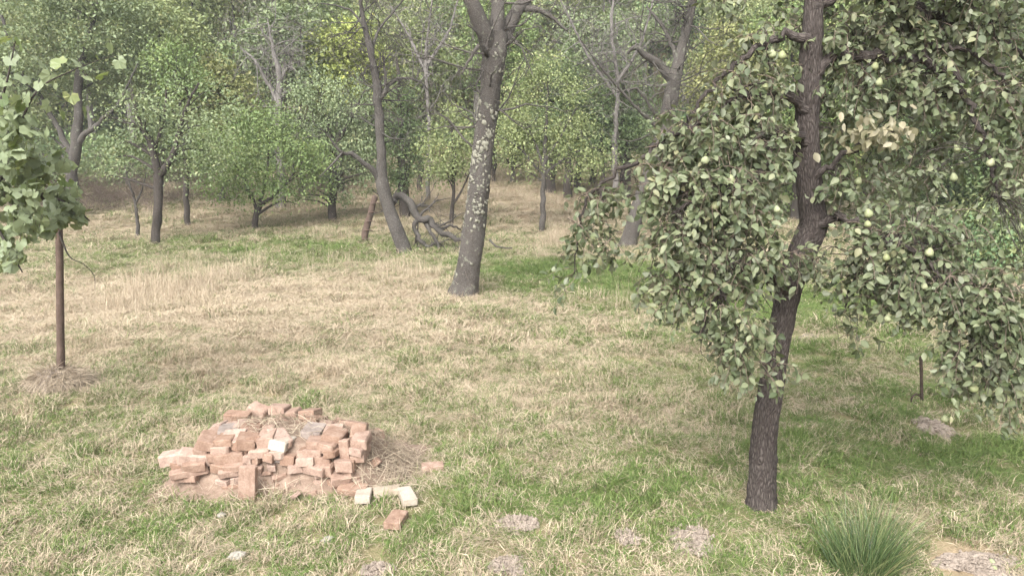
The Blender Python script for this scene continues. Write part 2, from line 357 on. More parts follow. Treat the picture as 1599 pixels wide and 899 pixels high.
# ------------------------------------------------------------------ scatter (real geometry, instanced) for what nobody can count
def scatter(name, label, P, rot, scl, idx, g, protos, cat=None):
    me = bpy.data.meshes.new(name); me.vertices.add(len(P)); me.vertices.foreach_set('co', np.asarray(P, np.float32).ravel())
    for an, ty, val in (('rot', 'FLOAT_VECTOR', rot), ('scl', 'FLOAT_VECTOR', scl), ('idx', 'INT', idx), ('g', 'FLOAT', g)):
        a = me.attributes.new(an, ty, 'POINT'); a.data.foreach_set('vector' if ty == 'FLOAT_VECTOR' else 'value', np.asarray(val, np.int32 if ty == 'INT' else np.float32).ravel())
    pc = bpy.data.collections.new(name + '_kinds')
    for k, q in enumerate(protos):
        ob = bpy.data.objects.new('%s_kind_%02d' % (name, k), q); pc.objects.link(ob)
    ng = bpy.data.node_groups.new(name, 'GeometryNodeTree')
    ng.interface.new_socket('Geometry', in_out='INPUT', socket_type='NodeSocketGeometry'); ng.interface.new_socket('Geometry', in_out='OUTPUT', socket_type='NodeSocketGeometry')
    gi = ng.nodes.new('NodeGroupInput'); gu = ng.nodes.new('NodeGroupOutput')
    ip = ng.nodes.new('GeometryNodeInstanceOnPoints'); ci = ng.nodes.new('GeometryNodeCollectionInfo')
    ci.inputs['Collection'].default_value = pc; ci.inputs['Separate Children'].default_value = True; ci.inputs['Reset Children'].default_value = True
    def na(n_, ty):
        q = ng.nodes.new('GeometryNodeInputNamedAttribute'); q.data_type = ty; q.inputs['Name'].default_value = n_; return q.outputs['Attribute']
    er = ng.nodes.new('FunctionNodeEulerToRotation')
    ng.links.new(gi.outputs[0], ip.inputs['Points']); ng.links.new(ci.outputs[0], ip.inputs['Instance']); ip.inputs['Pick Instance'].default_value = True
    ng.links.new(na('idx', 'INT'), ip.inputs['Instance Index']); ng.links.new(na('rot', 'FLOAT_VECTOR'), er.inputs[0]); ng.links.new(er.outputs[0], ip.inputs['Rotation'])
    ng.links.new(na('scl', 'FLOAT_VECTOR'), ip.inputs['Scale']); ng.links.new(ip.outputs[0], gu.inputs[0])
    ob = bpy.data.objects.new(name, me); COL.objects.link(ob); md = ob.modifiers.new('scatter', 'NODES'); md.node_group = ng
    tag(ob, label, cat, kind='stuff'); return ob

def blades(n, spread, h0, h1, lean, width, curl=.5, flat=0.0, tufts=None):
    """n curved grass blades, 2 quads each; returns mesh with per-face r"""
    Vs, Fs, rs = [], [], []
    for k in range(n):
        if tufts is not None:
            q_ = tufts[k % len(tufts)]; b0 = np.array([q_[0] + rng.normal()*.035, q_[1] + rng.normal()*.035, 0.0]); az = q_[2] + rng.normal()*1.0 if rng.random() < .6 else rng.uniform(0, 2*math.pi)
        else:
            b0 = np.array([rng.normal()*spread, rng.normal()*spread, 0.0 if flat == 0 else rng.uniform(0, flat)]); az = rng.uniform(0, 2*math.pi) if flat == 0 or rng.random() < .3 else rng.normal()*.5 + (math.pi if rng.random() < .3 else 0)
        L = rng.uniform(h0, h1); e = rng.normal(lean, .22); dh = np.array([math.cos(az), math.sin(az), 0])
        d1 = dh*math.sin(e) + np.array([0, 0, math.cos(e)]); e2 = e + curl*rng.uniform(.3, 1.3); az2 = az + rng.normal()*.35
        d2 = np.array([math.cos(az2), math.sin(az2), 0])*math.sin(e2) + np.array([0, 0, math.cos(e2)])
        s = np.cross(d1, [0, 0, 1.0]); s = s/(np.linalg.norm(s) + 1e-6); s = unit(s + rv(.35))*width*rng.uniform(.6, 1.3)/2
        p1 = b0 + d1*L*.5; p2 = p1 + d2*L*.5; p1[2] = max(p1[2], .006); p2[2] = max(p2[2], .006)
        o_ = len(Vs); Vs += [b0 - s, b0 + s, p1 + s*.85, p1 - s*.85, p2 + s*.15, p2 - s*.15]
        Fs += [(o_, o_ + 1, o_ + 2, o_ + 3), (o_ + 3, o_ + 2, o_ + 4, o_ + 5)]; q = rng.random(); rs += [q, q]
    return np.array(Vs), np.array(Fs), np.array(rs)
def grass_mat(name, straw1, straw2, green1, green2, bias=0.0):
    m, t = mat(name)
    ar = nd(t, 'ShaderNodeAttribute', attribute_name='r'); ai = nd(t, 'ShaderNodeAttribute', attribute_name='g', attribute_type='INSTANCER')
    gp = nd(t, 'ShaderNodeNewGeometry'); nz = nd(t, 'ShaderNodeTexNoise', Scale=3.2, Detail=3.0, Roughness=.6); t.links.new(gp.outputs['Position'], nz.inputs['Vector'])
    is_g = mth(t, 'LESS_THAN', ar.outputs['Fac'], mth(t, 'ADD', mth(t, 'ADD', ai.outputs['Fac'], bias), mth(t, 'MULTIPLY', mth(t, 'SUBTRACT', nz.outputs['Fac'], .5), 1.5)))
    k = mth(t, 'FRACT', mth(t, 'MULTIPLY', ar.outputs['Fac'], 17.3))
    c = mixc(t, is_g, mixc(t, k, straw1, straw2), mixc(t, k, green1, green2))
    p = nd(t, 'ShaderNodeBsdfPrincipled', Roughness=.6); p.inputs['Specular IOR Level'].default_value = .25; t.links.new(c, p.inputs['Base Color'])
    tr = nd(t, 'ShaderNodeBsdfTranslucent'); t.links.new(c, tr.inputs[0])
    mx = nd(t, 'ShaderNodeMixShader', Fac=.2); t.links.new(p.outputs[0], mx.inputs[1]); t.links.new(tr.outputs[0], mx.inputs[2])
    o = nd(t, 'ShaderNodeOutputMaterial'); t.links.new(mx.outputs[0], o.inputs[0]); return m
STRAW1, STRAW2 = (.29, .23, .155), (.49, .41, .30)
M['grass'] = grass_mat('grass', STRAW1, STRAW2, (.065, .110, .026), (.155, .205, .060))
M['straw'] = grass_mat('straw', (.21, .165, .118), (.42, .35, .26), (.10, .11, .045), (.18, .17, .08), bias=-.25)
M['hay'] = grass_mat('hay', (.30, .235, .165), (.53, .45, .335), (.12, .14, .045), (.22, .23, .09), bias=-.25)
def proto(name, *arr, m_):
    q = mesh_np(name, arr[0], [arr[1]], None, arr[2], True); q.materials.append(m_); return q
def tufted(): return [(rng.uniform(-.14, .14), rng.uniform(-.14, .14), rng.normal()*1.2) for _ in range(26)]
turf = [proto('turf', *blades(520, .14, .04, .13, .95, .0050, .8, tufts=tufted()), m_=M['grass']) for _ in range(6)] + \
       [proto('turf', *blades(470, .13, .05, .16, .75, .0052, 1.0, tufts=tufted()), m_=M['grass']) for _ in range(4)]
hayp = [proto('hay', *blades(220, .13, .06, .19, 1.40, .0030, .25, flat=.045), m_=M['hay']) for _ in range(6)]
tall = [proto('tall', *blades(60, .13, .25, .65, .22, .0060, .5), m_=M['hay']) for _ in range(4)]

PILE_C = ground(440, 770)
def field(step, y0, y1):
    """jittered grid over the visible meadow between distances y0..y1 (a little wider than the view)"""
    X, Yg = np.meshgrid(np.arange(-.78*(y1 + 1.2), .78*(y1 + 1.2), step), np.arange(y0, y1, step)); x = X.ravel() + rng.uniform(-.35, .35, X.size)*step; y = Yg.ravel() + rng.uniform(-.35, .35, X.size)*step
    k = np.abs(x) < .78*(y + 1.2); return x[k], y[k]
def do_scatter(name, label, batches, protos, kinds):
    P, Ro, S, I, G = [], [], [], [], []
    for step, y0, y1, sxy, sz, keep, gadd in batches:
        x, y = field(step, y0, y1); k = keep(x, y) > rng.random(len(x)); x, y = x[k], y[k]; n = len(x); z = H(x, y)
        ex = .12; tx = (H(x + ex, y) - H(x - ex, y))/(2*ex); ty = (H(x, y + ex) - H(x, y - ex))/(2*ex)
        P.append(np.stack([x, y, z - .004], -1)); Ro.append(np.stack([np.zeros(n), np.zeros(n), 9.0*nz2(x, y, .55, 21.0) + rng.normal(0, .45, n)], -1))
        s = sxy*rng.uniform(.9, 1.12, n); S.append(np.stack([s, s, sz*np.clip(1 + 1.1*nz2(x, y, 1.9, 12.0) + rng.normal(0, .2, n), .4, 2.1)], -1)); I.append(rng.choice(kinds, n)); G.append(np.clip(green(x, y) + gadd + rng.normal(0, .05, n), 0, 1))
    P, Ro, S, I, G = map(np.concatenate, (P, Ro, S, I, G))
    return scatter(name, label, P, Ro, S, I, G, protos)
BARE = [(*ground(px, py)[:2], r) for px, py, r in [(808, 822, .24), (1080, 850, .26), (980, 845, .16), (797, 888, .19), (1265, 530, .25), (1460, 665, .32), (1530, 882, .40), (590, 893, .2), (566, 745, .16), (578, 738, .16), (552, 775, .2), (566, 790, .14), (605, 778, .17), (634, 790, .13), (616, 825, .14), (675, 740, .14), (587, 735, .12), (512, 850, .10), (371, 874, .1), (640, 715, .2), (600, 700, .2), (1548, 888, .1)]]
def bare(x, y):
    v = np.ones_like(x)
    for bx, by, r in BARE: v = v*(1 - .93*np.exp(-(((x - bx)/r)**2 + ((y - by)/r)**2)**2))
    v = v*np.where((np.abs(x - PILE_C[0]) < 1.0) & (y > PILE_C[1] + .1) & (y < PILE_C[1] + 1.0), .1, 1)
    return v
def patch(s, o): return lambda x, y: bare(x, y)*np.clip(.62 + .9*nz2(x, y, s, o), .12, 1)
full = lambda x, y: np.clip(bare(x, y)*1.02, 0, 1)
do_scatter('grass', 'short mown meadow grass, green and straw coloured', [
    (.23, 4.0, 11, 1.0, 1.0, full, .05), (.36, 11, 20, 1.6, 1.25, full, .02), (.62, 20, 46, 2.7, 1.7, full, .0)], turf, list(range(10)))
do_scatter('mown_hay', 'loose cut hay lying over the meadow', [
    (.27, 4.0, 11, 1.0, .8, lambda x, y: bare(x, y)*np.clip(.36 + 1.3*nz2(x, y, 1.3, 9.0), .05, .9), .0),
    (.34, 11, 20, 1.3, 1.0, lambda x, y: np.clip(1.1 - 1.1*green(x, y), .05, 1), .0), (.6, 20, 44, 2.2, 1.4, lambda x, y: np.clip(1.1 - 1.1*green(x, y), .05, 1), .0)], hayp, list(range(6)))
def tall_keep(x, y):
    k = np.clip(-.15 + 1.7*nz2(x, y, .45, 5.5), 0, 1)*(y > 13)*np.clip(1.0 - 1.2*green(x, y), 0, 1)
    return k*np.where(x > 2.5, .25, 1)
do_scatter('tall_dry_grass', 'tall dry standing grass along the far meadow', [(.3, 13, 24, .8, .75, tall_keep, -.1), (.5, 24, 42, 1.2, .9, tall_keep, -.1)], tall, list(range(4)))

# ------------------------------------------------------------------ trees
def crown_leaves(lobes, n_clump, per, lsize, clump_r=.22, droop=.35, shell=.5, gap=-.22):
    """lobes: (centre, (rx,ry,rz)); leaf clumps over lobes' volume"""
    vol = np.array([np.prod(np.array(r)**.67) for _, r in lobes]); vol /= vol.sum(); CC = []
    for (c, r), f in zip(lobes, vol):
        n = max(4, int(n_clump*f)); d = rng.normal(size=(n, 3)); d /= np.linalg.norm(d, axis=1)[:, None]
        rr = (shell + (1 - shell)*rng.random(n)**.7)*(1 + .22*rng.normal(size=n)); CC.append(np.asarray(c) + d*rr[:, None]*np.asarray(r))
    CC = np.concatenate(CC)
    k = np.array([mnoise.noise(tuple(q*1.1)) for q in CC]) > gap; CC = CC[k]
    cs = clump_r*rng.uniform(.5, 1.5, len(CC))
    C = np.repeat(CC, per, 0) + rng.normal(size=(len(CC)*per, 3))*np.repeat(cs, per)[:, None]*np.array([1, 1, .7])
    off = C - np.repeat(CC, per, 0); off /= np.linalg.norm(off, axis=1)[:, None] + 1e-6
    D = rng.normal(size=C.shape)*.7 + off*.7 + np.array([0, 0, -droop]); Nn = rng.normal(size=C.shape)*.45 + off*.6 + np.array([0, 0, .9])
    S = lsize*rng.uniform(.7, 1.35, len(C)); cr = np.clip(np.repeat(rng.random(len(CC)), per)*.6 + rng.random(len(C))*.4, 0, 1)
    return CC, C, D, Nn, S, cr

def tree(name, label, base, limbs, lobes_px, leaf='leaf_grey', bark='bark_grey', n_clump=500, per=14, lsize=.11, depth_k=.9, bare_twigs=0, group='orchard trees around the meadow', cat='tree', shell=.45, droop=.35, clump_r=.24, twig_len=1.0, branchlets=26):
    g = ground(*base); Y = g[1]; e = empty(name, g); tag(e, label, cat, group)
    mb = MB(); ends = []; skel = []
    for L in limbs:
        big = L[0][3] > 30; P, W = plimb(mb, L, Y, seg=30 if big else (12 if L[0][3] > 16 else 8), step=.07 if big else .14, wob=0 if big else (.3 if L[0][3] > 20 else .6), rough=.12 if big else .16, freq=3.0, ridges=.06 if big else 0); skel.append((P, W))
    allP = np.concatenate([p for p, _ in skel]); allW = np.concatenate([w_ for _, w_ in skel])
    lobes = []
    for px, py, rx, ry, dy in lobes_px:
        c = at(px, py, Y + dy); k = mpp(c); lobes.append((c, (rx*k, (rx + ry)*.5*k*depth_k, ry*k)))
    if lobes:
        CC, C, D, Nn, S, cr = crown_leaves(lobes, int(n_clump*.75), int(per*1.9), lsize*.98, clump_r*.9, droop, shell)
        for q in CC[rng.choice(len(CC), min(branchlets, len(CC)), replace=False)]:
            dist = np.linalg.norm(allP - q, axis=1) + 2.0*np.maximum(0, allP[:, 2] - q[2] + .3); i = int(np.argmin(dist)); p0 = allP[i]
            mid = (p0 + q)*.5 + np.array([0, 0, .12*np.linalg.norm(q - p0)]) + rv(.08); r0 = min(allW[i]*.55, .05)
            tube(mb, [p0, mid, q], [r0, r0*.6, .008], 5, .3)
    for k in range(bare_twigs):
        i = rng.choice(np.where(allP[:, 2] > allP[:, 2].min() + .42*(allP[:, 2].max() - allP[:, 2].min()))[0]); twigs(mb, allP[i], rv(1) + np.array([0, 0, .4]), twig_len*rng.uniform(.5, 1.4), min(allW[i]*.45, .026), 3 if twig_len > 1 else 2, kids=3, wander=.28)
    link('trunk', mb.mesh(name + '_trunk', g), e, M[bark])
    if lobes:
        cm = leaf_mesh(name + '_crown', RHO, RHO_F, C, D, Nn, S, g, cr); co = link('crown', cm, e, M[leaf]); tag(co, kind='stuff')
    return e, skel

# --- wood on the hillside behind (reads as one mass)
def wood_proto(kind):
    mb = MB(); h = 7 + 3*rng.random(); lobes = []
    tube(mb, [(0, 0, -.4), rv(.1) + (0, 0, h*.35), rv(.3) + (0, 0, h*.8)], [.20, .15, .03], 6, .6)
    for k in range(9):
        a = rng.uniform(0, 6.28); z = h*rng.uniform(.32, .95); rr = 2.4*(1 - abs(z/h - .55))*rng.uniform(.5, 1.1)
        lobes.append(((math.cos(a)*rr, math.sin(a)*rr, z), (1.5, 1.5, 1.15)))
    CC, C, D, Nn, S, cr = crown_leaves(lobes, 210, 27, .20 if kind < 4 else .16, .30, .3, .45)
    V1 = np.concatenate(mb.V); F1 = np.concatenate(mb.F); V2, F2 = leaves(RHO, RHO_F, C, D, Nn, S)
    q = mesh_np('wood_tree', np.concatenate([V1, V2]), [np.concatenate([F1, F2 + len(V1)])], None, np.concatenate([np.full(len(F1), .5), cr]), False)
    q.materials.append(M['wood_leaf']); q.materials.append(M['bark_grey']); mi = np.zeros(len(F1) + len(F2), np.int32); mi[:len(F1)] = 1; q.polygons.foreach_set('material_index', mi)
    return q
protos = [wood_proto(k) for k in range(6)]
P = []
for k in range(30000):
    y = rng.uniform(40, 125); x = rng.uniform(-.85, .85)*(y + 4)
    if abs(x - 1.0) < 9 and y < 46: continue
    mind = 2.5 if y < 70 else 3.5
    if all((x - q[0])**2 + (y - q[1])**2 > mind**2 for q in P): P.append((x, y))
    if len(P) > 1300: break
P = np.array(P); n = len(P); z = H(P[:, 0], P[:, 1]); s = rng.uniform(.65, 1.25, n)
scatter('hillside_wood', 'mixed green wood covering the hillside behind the meadow', np.stack([P[:, 0], P[:, 1], z], -1), np.stack([np.zeros(n), np.zeros(n), rng.uniform(0, 6.28, n)], -1), np.stack([s, s, s*rng.uniform(.85, 1.2, n)], -1), rng.integers(0, 6, n), np.clip(.5 + .5*nz2(P[:, 0], P[:, 1], .07, 2.0) + rng.normal(0, .22, n), 0, 1), protos, 'woodland')

# --- bushes and dead brush at the edge of the wood
def bush_proto():
    lobes = [((rng.normal()*.5, rng.normal()*.5, rng.uniform(.2, 1.0)), (.6, .6, .5)) for _ in range(6)]
    CC, C, D, Nn, S, cr = crown_leaves(lobes, 130, 14, .10, .18, .2, .3); V2, F2 = leaves(RHO, RHO_F, C, D, Nn, S); q = mesh_np('bush', V2, [F2], None, cr, False); q.materials.append(M['wood_leaf']); return q
bp = [bush_proto() for _ in range(4)]
P = []
for k in range(1000):
    y = rng.uniform(31, 50); x = rng.uniform(-.85, .85)*(y + 4)
    if -9 < x < 9.5 and y < 45.5: continue
    if x < -5 and y < (34 if x < -14 else 38): continue
    P.append((x, y))
for k in range(90):
    y = rng.uniform(17, 31); P.append((rng.uniform(.60, .80)*y, y))
P = np.array(P); n = len(P); s = rng.uniform(.6, 1.7, n)
scatter('undergrowth', 'low leafy undergrowth along the edge of the wood', np.stack([P[:, 0], P[:, 1], H(P[:, 0], P[:, 1])], -1), np.stack([np.zeros(n), np.zeros(n), rng.uniform(0, 6.28, n)], -1), np.stack([s, s, s], -1), rng.integers(0, 4, n), np.clip(rng.normal(.75, .25, n), 0, 1), bp, 'undergrowth')
def brush_proto():
    mb = MB()
    for k in range(14): twigs(mb, (rng.normal()*.3, rng.normal()*.3, 0), rv(.5) + (0, 0, .9), rng.uniform(.5, 1.4), .010, 2, kids=3, seg=4, wander=.35)
    q = mb.mesh('brush'); q.materials.append(M['twig_brown']); return q
bp = [brush_proto() for _ in range(3)]
P = []
for k in range(105):
    y = rng.uniform(28.0, 36); x = rng.uniform(-.66, -.40)*(y + 2) if rng.random() < .6 else (rng.uniform(.38, .72)*y if rng.random() < .7 else rng.uniform(-.4, -.2)*y)
    P.append((x, y + (3 if x > -11 and x < 0 else 0)))
P = np.array(P); n = len(P); s = rng.uniform(.5, 1.3, n)
scatter('dead_brush', 'brown leafless bramble brush at the meadow edge', np.stack([P[:, 0], P[:, 1], H(P[:, 0], P[:, 1])], -1), np.stack([np.zeros(n), np.zeros(n), rng.uniform(0, 6.28, n)], -1), np.stack([s, s, s], -1), rng.integers(0, 3, n), np.full(n, .5), bp, 'brush')

# --- individual trees at the back and sides
tree('tree', 'tall grey-green tree with pale forked trunk behind the grapevine', (108, 340),
     [[(106, 352, 0, 22), (112, 270, 0, 18), (122, 200, 0, 15), (122, 130, .1, 12), (140, 50, .2, 8), (165, -30, .3, 4)], [(118, 225, 0, 11), (150, 195, -.3, 7), (185, 160, -.6, 4), (215, 100, -.6, 2)], [(116, 250, 0, 11), (80, 180, .3, 8), (30, 100, .6, 8), (0, 20, .8, 4)]],
     [(60, 60, 90, 70, 0), (180, 50, 90, 70, .5), (240, 120, 60, 50, .5), (30, 160, 70, 60, .5), (150, 130, 60, 45, 1.2), (110, -20, 120, 60, 0), (60, 250, 60, 50, 2.0)], 'leaf_grey', 'bark_grey', 1250, 15, .12)
tree('tree', 'small tree with dark trunk forking in a V, left meadow edge', (243, 384),
     [[(243, 392, 0, 15), (246, 330, 0, 13), (247, 275, 0, 14), (235, 225, 0, 10), (215, 185, 0, 7), (205, 140, .2, 4)], [(248, 278, 0, 11), (265, 250, -.1, 10), (275, 225, -.1, 8), (290, 170, -.1, 5), (310, 130, 0, 3)], [(240, 235, 0, 7), (255, 190, .1, 5), (260, 140, .1, 3)]],
     [(210, 180, 45, 40, 0), (270, 160, 55, 45, 0), (320, 200, 45, 40, -.2), (240, 220, 55, 40, .6), (190, 240, 35, 40, .2), (340, 160, 40, 30, .4), (310, 250, 45, 35, .3)], 'leaf_grey', 'bark_dark', 560, 13, .085, shell=.3)
tree('sapling', 'slim dark sapling with pale Y fork beside the V-forked tree', (215, 372),
     [[(215, 376, 0, 8), (214, 340, 0, 5), (211, 315, 0, 4), (203, 290, 0, 3), (195, 260, 0, 2)], [(212, 318, 0, 3.5), (222, 295, 0, 2.5), (228, 270, 0, 1.5)]], [(200, 260, 22, 20, 0)], 'leaf_grey', 'bark_grey', 25, 10, .07, bare_twigs=3, twig_len=.5, branchlets=6)
tree('tree', 'thin dark leaning tree standing before the brush at left', (294, 354),
     [[(295, 358, 0, 10), (290, 310, 0, 9), (291, 260, 0, 8), (284, 200, 0, 6), (280, 140, .2, 3)]], [(290, 130, 45, 35, .3), (320, 230, 35, 35, .2), (270, 90, 40, 30, .5)], 'leaf_mid', 'bark_dark', 260, 14, .10)
tree('apple_tree', 'small round apple tree with short dark forked trunk', (399, 360),
     [[(398, 366, 0, 10), (400, 342, 0, 9), (403, 325, 0, 9), (415, 315, -.1, 6), (440, 295, -.2, 4), (460, 270, -.2, 2)], [(402, 332, 0, 7), (390, 300, .1, 5), (375, 270, .2, 3)], [(403, 325, 0, 6), (415, 280, .2, 4), (420, 230, .2, 2)]],
     [(370, 230, 50, 45, 0), (430, 220, 55, 50, 0), (480, 250, 40, 40, 0), (400, 280, 65, 38, -.2), (460, 295, 45, 30, -.2), (340, 280, 35, 35, 0), (400, 190, 50, 30, .3)], 'leaf_mid', 'bark_dark', 820, 14, .085, shell=.35)
tree('tree', 'yellow-green crowned tree behind the apple tree', (345, 318),
     [[(345, 322, 0, 12), (345, 240, 0, 9), (340, 160, 0, 6), (335, 110, 0, 3)]], [(330, 120, 38, 30, 0), (365, 150, 35, 30, 0), (310, 160, 30, 30, 0), (350, 190, 42, 30, 0)], 'leaf_yellow', 'bark_grey', 420, 15, .15)
tree('tree', 'bright lime-green domed tree at the wood edge', (530, 300),
     [[(530, 305, 0, 14), (528, 200, 0, 9), (530, 100, 0, 5)]], [(500, 85, 45, 38, 0), (550, 70, 48, 38, 0), (585, 105, 35, 30, 0), (525, 125, 65, 35, 0), (480, 120, 35, 25, 0)], 'leaf_lime', 'bark_grey', 620, 15, .15)
tree('dead_tree', 'bare grey dead-topped tree above the apple tree', (437, 326),
     [[(437, 330, 0, 16), (438, 230, 0, 13), (434, 170, 0, 12), (436, 120, 0, 9), (425, 70, .1, 5), (418, 30, .1, 2)], [(434, 160, 0, 8), (418, 130, .1, 6), (398, 95, .1, 4), (375, 75, .2, 2)], [(436, 130, 0, 7), (452, 105, 0, 4), (470, 118, 0, 2)]], [], 'leaf_grey', 'twig_grey', bare_twigs=40, twig_len=1.6)
tree('willow', 'grey-green drooping tree beside the leaning bare tree', (520, 345),
     [[(520, 350, 0, 14), (520, 280, 0, 12), (515, 210, 0, 9), (500, 150, 0, 5)], [(518, 240, 0, 8), (550, 180, .2, 5), (570, 140, .2, 2)]],
     [(500, 150, 55, 40, 0), (560, 160, 50, 45, .4), (470, 200, 45, 45, 0), (530, 220, 60, 55, .2), (575, 240, 35, 50, .5), (490, 270, 45, 40, 0), (545, 285, 40, 35, .2)], 'leaf_grey', 'bark_dark', 850, 15, .085, shell=.3, droop=1.2)
tree('ivy_clad_tree', 'dark ivy-covered trunk behind the leaning bare tree', (632, 340),
     [[(632, 345, 0, 16), (628, 250, 0, 13), (625, 160, 0, 9), (620, 90, 0, 4)]],
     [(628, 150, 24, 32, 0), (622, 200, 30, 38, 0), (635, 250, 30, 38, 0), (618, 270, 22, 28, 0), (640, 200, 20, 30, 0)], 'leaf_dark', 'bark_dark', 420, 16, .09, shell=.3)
tree('sapling', 'young tree with thin dark trunk left of the lichened trunk', (705, 354),
     [[(704, 358, 0, 7), (708, 300, 0, 5.5), (708, 260, 0, 4), (706, 200, 0, 2)], [(707, 320, 0, 4), (722, 295, 0, 3), (735, 265, 0, 2)]],
     [(690, 205, 35, 32, 0), (720, 230, 32, 32, 0), (675, 250, 30, 28, 0), (710, 265, 40, 22, 0), (700, 180, 28, 20, 0)], 'leaf_airy', 'bark_dark', 380, 13, .085, shell=.3)
tree('tree', 'airy light-green tree with fanning branches in the middle distance', (847, 362),
     [[(846, 366, 0, 10), (848, 310, 0, 8), (850, 250, 0, 7), (853, 190, 0, 5), (856, 120, 0, 2)], [(849, 260, 0, 5), (830, 210, .1, 3), (805, 160, .1, 1.5)], [(850, 255, 0, 5), (880, 205, -.1, 3), (905, 160, -.1, 1.5)], [(849, 275, 0, 4), (815, 235, -.1, 3), (785, 215, -.1, 1.5)], [(850, 270, 0, 4), (895, 240, .1, 3), (930, 230, .1, 1.5)]],
     [(840, 110, 42, 32, 0), (875, 145, 45, 38, 0), (815, 155, 40, 38, 0), (900, 205, 45, 38, 0), (800, 215, 38, 36, 0), (850, 215, 60, 40, .3), (925, 245, 32, 28, 0), (830, 255, 55, 22, 0), (895, 265, 40, 22, 0)], 'leaf_airy', 'bark_grey', 800, 13, .08, shell=.3)
for bx, by, wd, top, lab in [(800, 288, 7, 180, 'thin dark trunk with small crown right of the lichened trunk, far slope'), (858, 304, 20, 120, 'thick dark trunk behind the airy light-green tree'), (886, 312, 14, 110, 'brown trunk just right of the thick dark trunk, far slope'), (903, 300, 11, 130, 'slender dark tree nearest the drooping pear branch, far slope'), (975, 310, 18, 120, 'dark stout tree behind the broken-limbed bare tree'), (940, 318, 8, 150, 'thin pale-stemmed tree behind the drooping pear branch')]:
    h = by - top
    tree('tree', lab, (bx, by), [[(bx, by + 4, 0, wd), (bx + 2, by - h*.35, 0, wd*.8), (bx - 2, by - h*.7, 0, wd*.5), (bx, top, 0, wd*.2)]],
         [(bx - 12, by - h*.55, 34, 32, 0), (bx + 20, by - h*.75, 36, 34, 0), (bx - 5, top, 30, 28, 0), (bx + 15, by - h*.45, 36, 24, .4)], 'leaf_dark' if bx > 850 else 'leaf_airy', 'bark_dark', 330, 14, .11, group='trees on the far slope')
for bx, by, lf, lobes, lab in [
    (1145, 345, 'leaf_yellow', [(1130, 70, 50, 36, 0), (1180, 90, 45, 36, 0), (1110, 120, 40, 36, 0), (1160, 150, 60, 40, 0), (1120, 200, 50, 50, .5)], 'yellowing tree behind the left half of the pear crown'),
    (1240, 345, 'leaf_mid', [(1230, 60, 70, 50, 0), (1200, 160, 60, 60, 0), (1260, 200, 60, 70, 0), (1230, 280, 60, 40, .5)], 'mid-green tree behind the pear trunk'),
    (1350, 360, 'leaf_mid', [(1330, 50, 80, 60, 0), (1400, 120, 80, 60, 0), (1320, 180, 70, 60, 0), (1380, 260, 80, 50, 0)], 'tall green tree behind the right half of the pear crown'),
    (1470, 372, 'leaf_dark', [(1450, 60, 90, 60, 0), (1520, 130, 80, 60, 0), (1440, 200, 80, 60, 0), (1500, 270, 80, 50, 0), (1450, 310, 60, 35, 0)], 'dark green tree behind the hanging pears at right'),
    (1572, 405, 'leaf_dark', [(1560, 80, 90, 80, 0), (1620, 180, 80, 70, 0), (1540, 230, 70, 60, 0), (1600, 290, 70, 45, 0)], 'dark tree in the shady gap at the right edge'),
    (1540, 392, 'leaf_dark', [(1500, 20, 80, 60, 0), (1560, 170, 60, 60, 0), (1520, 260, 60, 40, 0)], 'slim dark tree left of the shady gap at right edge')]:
    tree('tree', lab, (bx, by), [[(bx, by + 5, 0, 15), (bx + 4, by - 90, 0, 12), (bx - 4, by - 180, 0, 9), (bx, 40, 0, 4)], [(bx + 2, by - 110, 0, 9), (bx + 35, by - 180, .3, 6), (bx + 50, by - 250, .3, 3)]], lobes, lf, 'bark_dark', 760, 15, .11, group='trees behind the pear tree')

for bx, by, lf, lobes, lab in [
    (655, 300, 'leaf_airy', [(640, 60, 45, 40, 0), (680, 100, 45, 40, 0), (650, 140, 40, 35, 0), (690, 150, 35, 30, .5)], 'pale green tree behind the bare tree top, left of lichened trunk'),
    (770, 285, 'leaf_mid', [(790, 60, 45, 35, 0), (745, 90, 40, 40, 0), (800, 110, 40, 30, 0), (770, 30, 50, 35, 0)], 'mid-green tree right behind the lichened trunk fork'),
    (925, 288, 'leaf_grey', [(905, 70, 50, 45, 0), (950, 110, 50, 45, 0), (920, 160, 50, 40, 0), (970, 50, 45, 40, 0)], 'grey-green tree behind the twiggy bare tree, far slope'),
    (250, 318, 'leaf_airy', [(230, 40, 55, 40, 0), (280, 70, 45, 40, 0), (250, 110, 50, 35, 0)], 'light green tall tree behind the V-forked tree'),
    (470, 305, 'leaf_grey', [(450, 40, 50, 40, 0), (410, 70, 40, 40, 0), (460, 100, 45, 35, 0), (420, 140, 40, 40, 0)], 'grey-green tree behind the dead-topped tree')]:
    tree('tree', lab, (bx, by), [[(bx, by + 4, 0, 9), (bx + 3, by - 90, 0, 7), (bx - 3, by - 160, 0, 5), (bx, 40, 0, 2)]], lobes, lf, 'bark_dark', 520, 15, .14, group='trees on the far slope')

